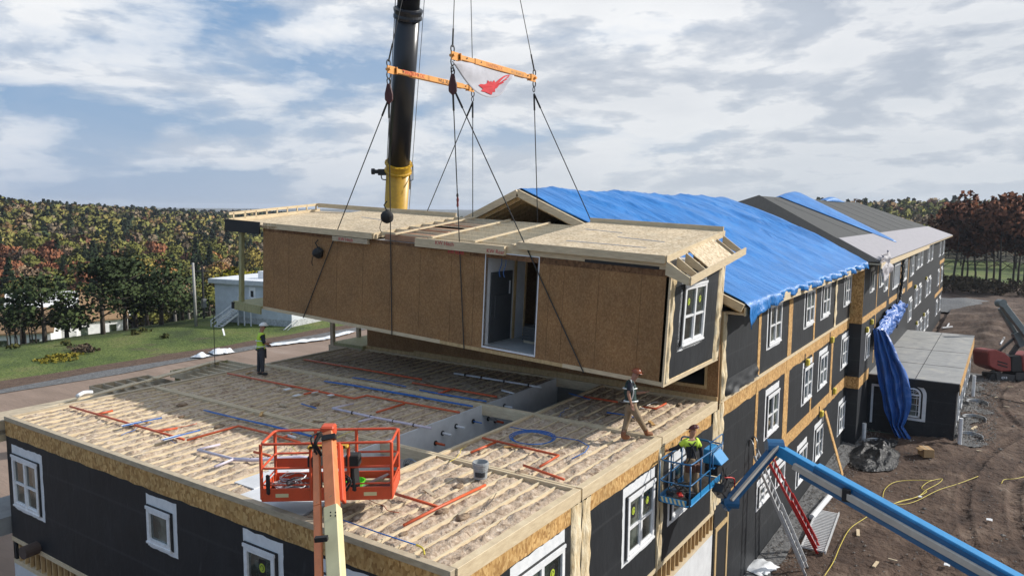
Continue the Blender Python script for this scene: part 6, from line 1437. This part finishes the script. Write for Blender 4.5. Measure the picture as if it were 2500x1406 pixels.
def limbs(T,h_,w_,r0,seed,n=7,lean=.04):
    r_=random.Random(seed); top=V3((r_.uniform(-lean,lean)*h_,r_.uniform(-lean,lean)*h_,h_*.82)); T.tube([(0,0,-.6),(0,0,h_*.2),top*.6,top],[r0*1.25,r0,r0*.6,r0*.15],6)
    for k in range(n):
        t_=.28+.6*k/n; s=top*t_; a=r_.uniform(0,2*pi); L_=w_*.42*(1.1-t_*.6); e=s+V3((cos(a)*L_,sin(a)*L_,h_*.12)); T.tube([s,(s+e)*.5+V3((0,0,.1*L_)),e],[r0*.4,r0*.25,r0*.08],4)
protos={}
for i,(k,(m,_)) in enumerate(KIN.items()):
    for v in range(3):
        T=MB(); 
        if k=='green': P=pts_cone(1300,6.4,12.5,31+i*5+v); limbs(T,11,3,.16,v,0)
        else: P=pts_round(1500 if k!='brown' else 650,8.6,10.5,11+i*5+v,14+v); limbs(T,10,7,.17,v+i*3,6)
        protos[k,v]=mesh_np('tree',quads(P,.27 if k!='brown' else .22,seed=i*7+v),[m,m_bark],T)
random.seed(99)
LAB={k:'%s tree in the dense wood on the hillside'%d for k,(m,d) in KIN.items()}
cells=[]
d_=148
while d_<1300:
    st=5.4*(1 if d_<500 else d_/500)
    for az in np.arange(50.5,74,math.degrees(st/d_)): cells.append((d_+rn(-.4,.4)*st,az+rn(-.45,.45)*math.degrees(st/d_),'L'))
    d_+=st
for d_ in np.arange(212,900,8.5):
    for az in np.arange(-8,20,math.degrees(9.5/d_)): cells.append((d_+rn(-3,3),az+rn(-.3,.3)*math.degrees(8.5/d_),'R'))
for d_ in np.arange(300,1300,14):
    for az in np.arange(20,50.5,math.degrees(14/d_)): cells.append((d_+rn(-5,5),az,'M'))
def kind_at(x,y):
    n1=nz(x*.013,y*.013,3); r_=random.random()+n1*.22
    return 'green' if r_<.24 else 'olive' if r_<.64 else 'gold' if r_<.72 else 'rust' if r_<.80 else 'brown' if r_<.97 else 'red'
near=[c_ for c_ in cells if c_[2]=='L' and c_[0]<330 and 52.5<c_[1]<70]; near.sort(); near=near[:250]
nearR=[c_ for c_ in cells if c_[2]=='R' and -2<c_[1]<11]; nearR.sort(); nearR=nearR[:45]
ns=set(near)|set(nearR); far=[c_ for c_ in cells if c_ not in ns and c_[0]<1400]
def place(d_,az): x=CP.x+d_*cos(radians(az)); y=CP.y+d_*sin(radians(az)); return x,y,H(x,y)
for c_ in near+nearR:
    x,y,z=place(c_[0],c_[1]); k=kind_at(x,y)
    if c_[2]=='R' and k in('gold','green') and random.random()<.8: k='brown'
    o=bpy.data.objects.new('tree' if k!='green' else 'evergreen_tree',protos[k,random.randint(0,2)]); COL.objects.link(o); o.location=(x,y,z-.3); s=rn(.68,1.05); o.scale=(s,s,s*rn(.9,1.2)); o.rotation_euler=(0,0,rn(0,6.28))
    side_='left valley' if c_[2]=='L' else 'right-hand'
    tag(o,'%s tree in the dense wood on the %s slope'%(KIN[k][1],side_),'tree','%s trees of the %s wood'%(KIN[k][1],side_))
# far wood as one mass
CL={'olive':(.185,.18,.05),'gold':(.28,.235,.07),'rust':(.27,.165,.075),'brown':(.25,.19,.12),'red':(.21,.10,.06),'green':(.045,.065,.035)}
Vs=[];Cs=[];Ns=[]
base_r={v:pts_round(1,1,1,1) for v in range(1)}
for c_ in far:
    x,y,z=place(c_[0],c_[1]); k=kind_at(x,y); n=int(max(18,min(120,32000/c_[0]))) ; s=rn(.58,.92)*(1.25 if c_[2]=='M' else 1.25 if c_[2]=='R' else 1.*(1 if c_[0]<500 else c_[0]/500))
    P=pts_cone(n,6*s,11*s,random.randint(0,999)) if k=='green' else pts_round(n,9.5*s,10*s,random.randint(0,9999),9,.2)
    Q_=quads(P,.80*(c_[0]/330)**.55*s*.8,seed=random.randint(0,9999)); Ns.append(soft(None,Q_,Q_.mean(0)*np.array([1,1,.8]))); Vs.append(Q_+np.array([x,y,z-.5])); b_=rn(.75,1.25); Cs.append(np.tile(np.array([CL[k][0]*b_,CL[k][1]*b_,CL[k][2]*b_,1.]),(n*4,1)))
V=np.concatenate(Vs); Cc=np.concatenate(Cs).astype(np.float32)
me=bpy.data.meshes.new('forest'); n=len(V)//4; me.vertices.add(len(V)); me.vertices.foreach_set('co',V.astype(np.float32).ravel()); me.loops.add(len(V)); me.loops.foreach_set('vertex_index',np.arange(len(V),dtype=np.int32)); me.polygons.add(n); me.polygons.foreach_set('loop_start',np.arange(0,len(V),4,dtype=np.int32)); 
me.update(calc_edges=True); ca=me.color_attributes.new('hue','FLOAT_COLOR','POINT'); ca.data.foreach_set('color',Cc.ravel())
m,t_,b2=newmat('mixed_autumn_leaves'); at_=nd(t_,'ShaderNodeAttribute',attribute_name='hue'); t_.links.new(at_.outputs['Color'],b2.inputs['Base Color']); b2.inputs['Roughness'].default_value=.95; b2.inputs['Specular IOR Level'].default_value=.1
me.shade_smooth(); me.normals_split_custom_set_from_vertices(np.concatenate(Ns).tolist())
me.materials.append(m); o=bpy.data.objects.new('forest',me); COL.objects.link(o); tag(o,'distant autumn forest running to the horizon','forest',kind='stuff')
# ---------- nearer trees ----------
def tree(name,x,y,z,h_,w_,kind,mat,lab,grp=None,n=900,size=.22,seed=1,limbsn=8,r0=.2,bark=m_bark,lean=.04):
    o=empty(name,(0,0,0),lab,'tree',grp); T=MB(); limbs(T,h_,w_,r0,seed,limbsn,lean); T.build('trunk',bark,o,smooth=True)
    P={'pine':pts_pine,'round':pts_round,'cone':pts_cone}[kind](n,w_,h_,seed); me=mesh_np('crown',quads(P,size,flat=.4 if kind=='pine' else 0,seed=seed),[mat]); c_=bpy.data.objects.new('crown',me); COL.objects.link(c_); c_.parent=o
    o.location=(x,y,z); o.rotation_euler=(0,0,seed*.7); return o
m_pine=leafmat('dark_pine_needles',(.028,.042,.018),(.048,.070,.028),(.075,.10,.038))
for i,(u,d_,h_,w_,l) in enumerate([(95,88,7.0,8.5,'dark spreading pine in front of the white farmhouse'),(240,89,9.0,7.5,'tallest dark pine with a thick trunk beside the tan roof'),(296,91,8.4,6.0,'dark pine just right of the tallest one'),(322,95,8.4,6.0,'slim dark pine between two larger pines'),(386,93,7.4,8.,'broad dark pine left of the pale pole'),(350,100,6.5,6,'low dark pine behind the broad one'),(40,92,6.2,6,'dark pine near the left edge in front of bare trees'),(438,101,6.5,7,'rounded dark pine just left of the pale pole'),(150,95,4.6,5,'short dark pine below the tan roof')]):
    x,y=azd(u,d_); tree('pine_tree',x,y,H(x,y)-.2,h_,w_,'pine',m_pine,l,n=1500 if i<5 else 1000,size=.15,seed=50+i,r0=.22,limbsn=10)
m_olv=KIN['olive'][0]
for i,(u,d_,h_,w_,k,l) in enumerate([(575,118,8.,7.5,'gold','bright yellow-green tree just left of the balcony post'),(540,128,8,6.5,'rust','dark rusty tree behind the house roof'),(12,118,6.5,6,'rust','rusty tree at the left edge above the tan roof'),(60,125,8,7,'olive','olive tree above the white gabled roof'),(120,135,6,6,'gold','yellow-orange tree above the tan roof'),(155,128,5,5,'brown','reddish brown tree right of the white gable'),(420,112,7,7,'brown','half-bare greyish tree above the broad pine'),(470,120,7,7,'olive','olive tree behind the two poles'),(505,108,4.5,5,'olive','low green bush-like tree left of the flat-roofed house'),(455,125,7,7,'brown','half-bare brown tree behind the pale pole')]):
    x,y=azd(u,d_); tree('tree',x,y,H(x,y)-.2,h_,w_,'round',KIN[k][0] if i else leafmat('yellow_green_leaves',(.16,.16,.015),(.28,.25,.02),(.34,.28,.03)),l,n=1500 if k!='brown' else 600,size=.20,seed=80+i,bark=m_birch if k=='brown' else m_bark)
# bare thin trees at the left edge
for i in range(9):
    u=2+i*9+rn(-3,3); x,y=azd(u,86+rn(0,6)); o=empty('bare_tree',(0,0,0),'thin bare dark sapling in the thicket at the left edge','tree','bare saplings at the left edge')
    T=MB(); limbs(T,rn(3.5,5.5),2.2,.06,200+i,14,.10); T.build('trunk',m_bark,o); P=pts_round(160,2.6,4.2,i+7,8,.3); me=mesh_np('crown',quads(P,.10,seed=i),[m_pine]); c_=bpy.data.objects.new('crown',me); COL.objects.link(c_); c_.parent=o; o.location=(x,y,H(x,y)-.2)
T=MB(); limbs(T,5,3.6,.09,17,12,.12); o=empty('bare_tree',(0,0,0),'pale bare forked tree beside the pale pole','tree'); T.build('trunk',m_birch,o); x,y=azd(468,93); o.location=(x,y,H(x,y)-.1)
# right-hand big trees
m_rb=leafmat('dark_red_brown_leaves',(.08,.035,.022),(.13,.05,.028),(.17,.075,.035))
for i,(u,d_,h_,w_,n_) in enumerate([(2305,150,13,8,700),(2332,143,15,9,1100),(2352,150,17.5,10,1500),(2385,146,15.5,9,1300),(2412,153,15,9,1300),(2445,142,16.5,10,1500),(2478,146,17.,10,1500),(2505,150,16,10,1400),(2540,146,16,10,1300),(2365,160,14,9,1100),(2430,163,14,9,1100),(2490,165,15,9,1100)]):
    x,y=azd(u,d_); tree('tree',x,y,-7.4,h_*1.0,w_*1.05,'round',m_rb,'tall dark red-brown tree with bare lower trunks at the right edge of the field','right-hand tall red-brown trees',n=n_,size=.26,seed=300+i,r0=.17,limbsn=9,lean=.07)
T=MB()
P=[]
for k in range(60):
    u=rn(2290,2540); d_=rn(136,150); x,y=azd(u,d_); P.append(pts_round(60,3.,2.4,k,6,.0)+np.array([x,y,-7.3]))
me=mesh_np('underbrush',quads(np.concatenate(P),.16,seed=5),[leafmat('brown_scrub',(.04,.03,.018),(.07,.05,.03))]); o=bpy.data.objects.new('underbrush',me); COL.objects.link(o); tag(o,'dark scrub under the tall trees at the right edge','scrub',kind='stuff')
# tufts on the lawn
P=[]
for k in range(5): x,y=azd(rn(0,420),rn(80,86)); P.append(pts_round(40,1.8,.6,k,6,.0)+np.array([x,y,H(x,y)-.1]))
me=mesh_np('brush',quads(np.concatenate(P),.12,seed=15),[leafmat('weed_leaves',(.03,.04,.012),(.07,.07,.02))]); o=bpy.data.objects.new('brush',me); COL.objects.link(o); tag(o,'low weeds along the crest of the lawn','weeds',kind='stuff')
x,y=azd(190,76); P=[pts_round(240,3.4,.8,3,9,.0)+np.array([x,y,-7.3])]; me=mesh_np('shrub',quads(P[0],.12,seed=2),[leafmat('dry_shrub',(.05,.04,.03),(.09,.07,.05))]); o=bpy.data.objects.new('shrub',me); COL.objects.link(o); tag(o,'dry brown shrub on the lawn below the pines','shrub')
x,y=azd(145,73.5); P=[pts_round(420,4.6,.45,5,9,.0)*np.array([1.2,.8,1])+np.array([x,y,-7.3])]; me=mesh_np('shrub',quads(P[0],.10,seed=3),[leafmat('yellow_weeds',(.13,.12,.015),(.22,.19,.03))]); o=bpy.data.objects.new('shrub',me); COL.objects.link(o); tag(o,'yellow patch of tall weeds in front of the dry shrub','weeds')

# air: a very thin even haze over the whole place
hm_=bpy.data.materials.new('thin_haze'); hm_.use_nodes=True; t_=hm_.node_tree; t_.nodes.clear(); ou=nd(t_,'ShaderNodeOutputMaterial'); pv=nd(t_,'ShaderNodeVolumePrincipled'); pv.inputs['Color'].default_value=(.80,.88,1,1); pv.inputs['Density'].default_value=.00016; pv.inputs['Anisotropy'].default_value=.2
t_.links.new(pv.outputs[0],ou.inputs['Volume'])
o=MB().box((-9600,-9600,-52),(9600,9600,46)).build('haze',hm_); tag(o,'thin blue haze over the far hills','haze',kind='stuff')
S.cycles.volume_bounces=0
